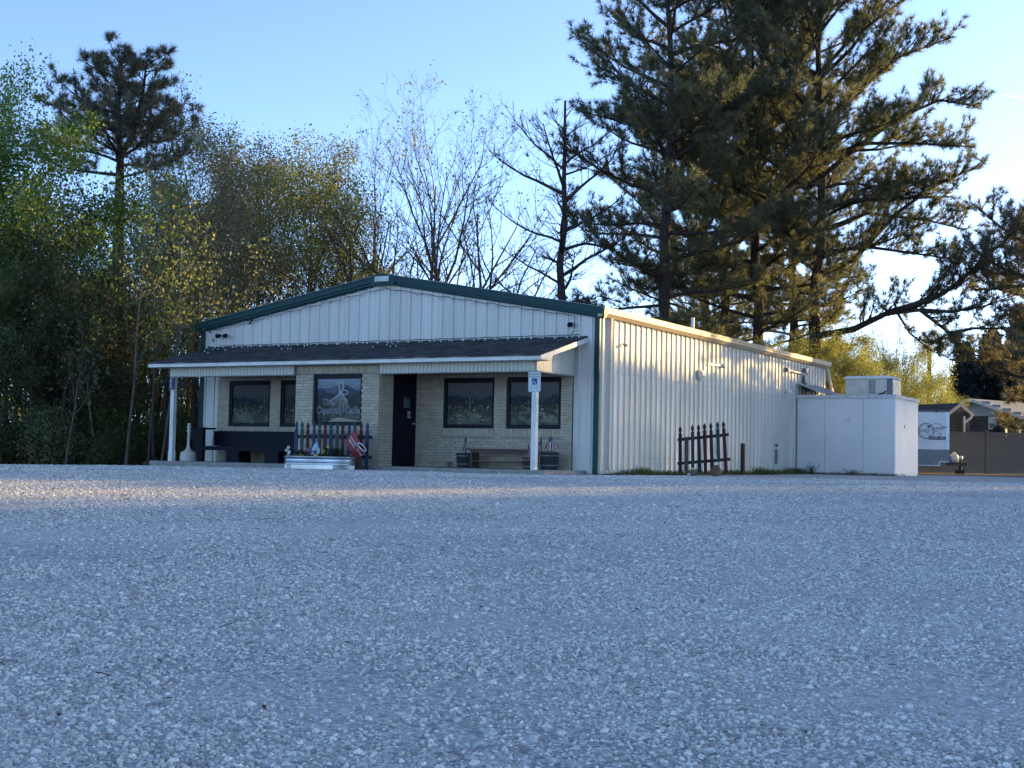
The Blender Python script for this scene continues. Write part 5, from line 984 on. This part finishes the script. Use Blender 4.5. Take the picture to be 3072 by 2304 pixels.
for k, (px, D, m, s, rz, mt) in enumerate(((560, 52, 0, 1.0, .2, lf_yel), (650, 50, 1, .95, 1.4, lf_brown), (720, 56, 1, 1.12, 2.9, lf_yel), (800, 60, 0, 1.2, 4.4, lf_yel), (870, 56, 1, 1.05, 5.5, lf_yel), (940, 60, 0, 1.2, .9, lf_yel), (1010, 58, 1, .95, 2.0, lf_green), (480, 44, 2, .88, 3.3, lf_brown), (585, 46, 2, .98, .8, lf_brown), (690, 58, 2, 1.05, 4.9, lf_brown), (1100, 58, 0, .72, 1.0, lf_green), (1190, 56, 1, .66, 3.0, lf_yel), (760, 52, 2, .86, 2.2, lf_yel), (1280, 60, 0, .70, 2.4, lf_yel), (1390, 58, 1, .56, .4, lf_yel), (620, 60, 0, 1.05, 5.1, lf_yel))):
    s *= 1.14; place('spring_tree', spring[m], G(px, D), ('slender yellow green spring tree ' if mt is lf_yel else 'slender fresh green spring tree ' if mt is lf_green else 'slender russet budding tree ')+near(px), 'tree', YG if mt is not lf_brown else 'russet trees behind the porch end', rz, s, leafm=mt)
for k, (px, D, m, s, rz, mt) in enumerate(((900, 56, 0, .55, .5, lf_dark), (1010, 55, 1, .58, 1.5, lf_green), (1120, 57, 0, .56, 2.5, lf_green), (1220, 56, 1, .66, 3.1, lf_yel), (1330, 58, 0, .66, 4.4, lf_yel), (820, 57, 1, .45, 5.2, lf_dark), (1420, 57, 0, .56, .2, lf_yel), (730, 56, 0, .34, 1.2, lf_dark))):
    place('leafy_tree', leafy[m], G(px, D), 'low dense '+{lf_dark.name: 'dark green', lf_green.name: 'fresh green', lf_yel.name: 'yellow green'}[mt.name]+' tree '+near(px), 'tree', 'low leafy trees behind the roof', rz, s, leafm=mt)
# ---- woods left of the porch
place('leafy_tree', leafy[0], G(-30, 38.5), 'tall bright green leafy tree in front of the forked pine', 'tree', None, .7, 1.10, leafm=lf_green)
place('leafy_tree', leafy[1], G(-300, 37), 'full crowned green tree at the wood edge beyond the bright tree', 'tree', None, 2.2, 1.1, leafm=lf_green)
place('leafy_tree', leafy[0], G(190, 40), 'round green tree between the bright tree and the forked pine', 'tree', None, 3.9, .62, leafm=lf_green)
for k, (px, D, m, s, rz, mt) in enumerate(((20, 36.5, 0, .60, 0, lf_dark), (140, 37, 1, .55, 1, lf_dark), (250, 38, 0, .58, 2.1, lf_dark), (330, 40, 1, .36, 3, lf_brown), (420, 42, 0, .30, 4, lf_dark), (-80, 36.5, 1, .6, 5, lf_dark), (100, 42, 0, .8, .3, lf_dark), (290, 44, 1, .5, 1.3, lf_dark), (520, 46, 0, .32, 2.6, lf_dark), (220, 37.5, 1, .42, 5.3, lf_brown), (575, 50, 1, .34, .6, lf_dark))):
    place('understory_tree', leafy[m], G(px, D), ('russet' if mt is lf_brown else 'dark green')+' understory tree '+near(px), 'tree', 'understory trees in the thicket', rz, s, leafm=mt)
for k in range(30):
    px = -120+k*25+random.Random(k).uniform(-12, 12); D = 35.6+(k*7 % 9)*.9+(1.2 if px > 380 else 0)
    place('sapling', sapl[k % 2], G(px, D), ('thin dark leaved sapling clump ', 'thin fresh green sapling clump ', 'thin russet leaved sapling clump ')[k % 3]+near(px), 'tree', ('dark saplings in the thicket', 'green saplings in the thicket', 'russet saplings in the thicket')[k % 3], k*1.3, .75+.45*((k*5) % 7)/7, leafm=(lf_dark, lf_green, lf_brown)[k % 3])
for k in range(20):
    px = -160+k*38; D = 36.0+(k*5 % 4)*1.1+(3 if px > 420 else 0)
    place('bush', bush[k % 2], G(px, D), ('dark green bush ', 'fresh green bush ', 'dark green bush ', 'russet bush ')[k % 4]+'at the gravel edge '+near(px), 'bush', ('dark bushes along the gravel edge', 'green bushes along the gravel edge', 'dark bushes along the gravel edge', 'russet bushes along the gravel edge')[k % 4], k*2.1, .36+.36*((k*3) % 5)/5, leafm=(lf_dark, lf_green, lf_dark, lf_brown)[k % 4])
# ---- bushes behind the side wall, cooler and trailer
for k, (px, D, m, s, rz) in enumerate(((2330, 50, 0, .42, 0), (2410, 53, 1, .44, 1), (2480, 52, 0, .40, 2), (2540, 58, 1, .42, 3), (2230, 53, 1, .38, 4), (2600, 66, 0, .56, 5), (2680, 68, 1, .50, .5), (2740, 70, 0, .46, 1.7), (2800, 72, 1, .36, 2.7), (2130, 56, 0, .36, 3.4), (2590, 56, 0, .34, 1.4), (2010, 58, 1, .32, 2.9))):
    s *= 1.28; place('yellow_shrub', leafy[m], G(px, D), 'backlit yellow green shrub '+near(px), 'shrub', 'yellow green shrubs behind the cooler', rz, s, leafm=lf_yel)
for k, (px, D, s) in enumerate(((2640, 115, 1.0), (2710, 120, 1.15), (2760, 118, 1.0), (2825, 122, .95), (2580, 120, 1.0), (2870, 118, .8), (1560, 118, .75), (1800, 120, .75))):
    place('far_bare_tree', bare[k % 2], G(px, D), 'hazy leafless tree in the distance beyond the utility pole', 'tree', 'far leafless trees', k*1.1, s, leafm=lf_brown)
# ---- cedars behind the house
rs = np.random.RandomState(5); n = 15000; hh = rs.rand(n)**1.15; rad = (1.02-hh)*2.5*(.72+.28*rs.rand(n)); az = rs.rand(n)*6.283; rad *= 1+.22*np.sin(az*5+hh*20)
A = np.stack([rad*np.cos(az), rad*np.sin(az), .3+hh*7.4], 1)+rs.normal(size=(n, 3))*.12
ced = (wood_mesh([([V(0, 0, -.2), V(0, .05, 3.5), V(0, 0, 7.2)], [.2, .12, .03])], bark), np_mesh('crown', leaf_quads(rs, A, .24, 0), 4, lf_cedar))
for px, D, s, lb in ((2895, 84, 1.0, 'dark cedar with stepped outline behind the shed roof'), (2975, 86, 1.15, 'tallest dark cedar directly behind the neighbour house'), (3065, 84, 1.3, 'broad dark cedar beside the tallest cedar'), (3150, 82, 1.2, 'dark cedar beyond the broad cedar over the house roof')): place('cedar_tree', ced, G(px, D), lb, 'tree', 'cedars behind the house', px*.01, s)
# ---- far tree line closing the horizon
rs = np.random.RandomState(8); n = 15000; px = rs.uniform(-1500, 4600, n); Dd = rs.uniform(105, 150, n); ht = 4.2+1.6*np.sin(px*.011)+1.3*np.sin(px*.037+1); z = ht*rs.rand(n)**.8
L_ = (px-1536)/FPX*Dd; A = np.stack([CAM.x+Rh.x*L_+Fh.x*Dd, CAM.y+Rh.y*L_+Fh.y*Dd, z], 1); o = bpy.data.objects.new('distant_wood', np_mesh('distant_wood', leaf_quads(rs, A, .9), 4, lf_dark)); C.objects.link(o); o['kind'] = 'stuff'; tag(o, 'distant low wood closing the horizon behind everything', 'wood')
# ---- row of trees on the neighbouring lot, outside the picture, that shades the yard from the low sun
def sunpos(s, q): x = s*math.sin(SUN_AZ)+q*math.cos(SUN_AZ); y = s*math.cos(SUN_AZ)-q*math.sin(SUN_AZ); return Vector((x, y, zt(x, y)))
OC = []
for k in range(8): q = -7.4+k*1.3; s = 41+(k % 3)*2.0; OC.append((s, q, 2.35+.194*(s+1.7*q)-(2.2 if q < -4.8 else 0)))
OC += [(42, 2.3, 10.5), (46, 4.3, 11.0)]
for k in range(13): OC.append((42+(k % 3)*4, 12.6+k*2.3, 15.0+(k*7 % 3)*.6))
rs = np.random.RandomState(15); n = 11000; dd = unit(rs.normal(size=(n, 3))); rr_ = rs.rand(n)**.33; A = dd*rr_[:, None]; A = np.sign(A)*np.abs(A)**.8; A = A*np.array([2.7, 2.7, 3.3])*(1+.10*np.sin(dd[:, :1]*7)*np.cos(dd[:, 1:2]*6)); A[:, 2] += 6.7
shade = (wood_mesh([([V(0, 0, -.3), V(.1, 0, 3.5), V(0, .1, 6.5)], [.25, .2, .1])]+[([V(0, 0, 3.4), V(math.cos(k*1.05)*1.2, math.sin(k*1.05)*1.2, 5.2), V(math.cos(k*1.05)*2, math.sin(k*1.05)*2, 7)], [.1, .07, .03]) for k in range(6)], bark), np_mesh('crown', leaf_quads(rs, A, .26), 4, lf_dark))
for k, (s, q, h) in enumerate(OC):
    place('shade_tree', shade, sunpos(s, q), 'dense leafy tree in the row shading the yard from the low sun', 'tree', 'shade trees on the neighbouring lot', k*1.7, h/10.0)

for s, q, sc_ in ((44, 6.9, .85), (52, 9.6, 1.2)): place('added_dapple_tree', spring[1], sunpos(s, q), 'thin leaved unseen tree added in the gap to dapple the sun', 'tree', 'unseen thin trees added to dapple the sun', s, sc_, leafm=lf_green)  # unseen sparse trees added in the gap to dapple the sunlit strip
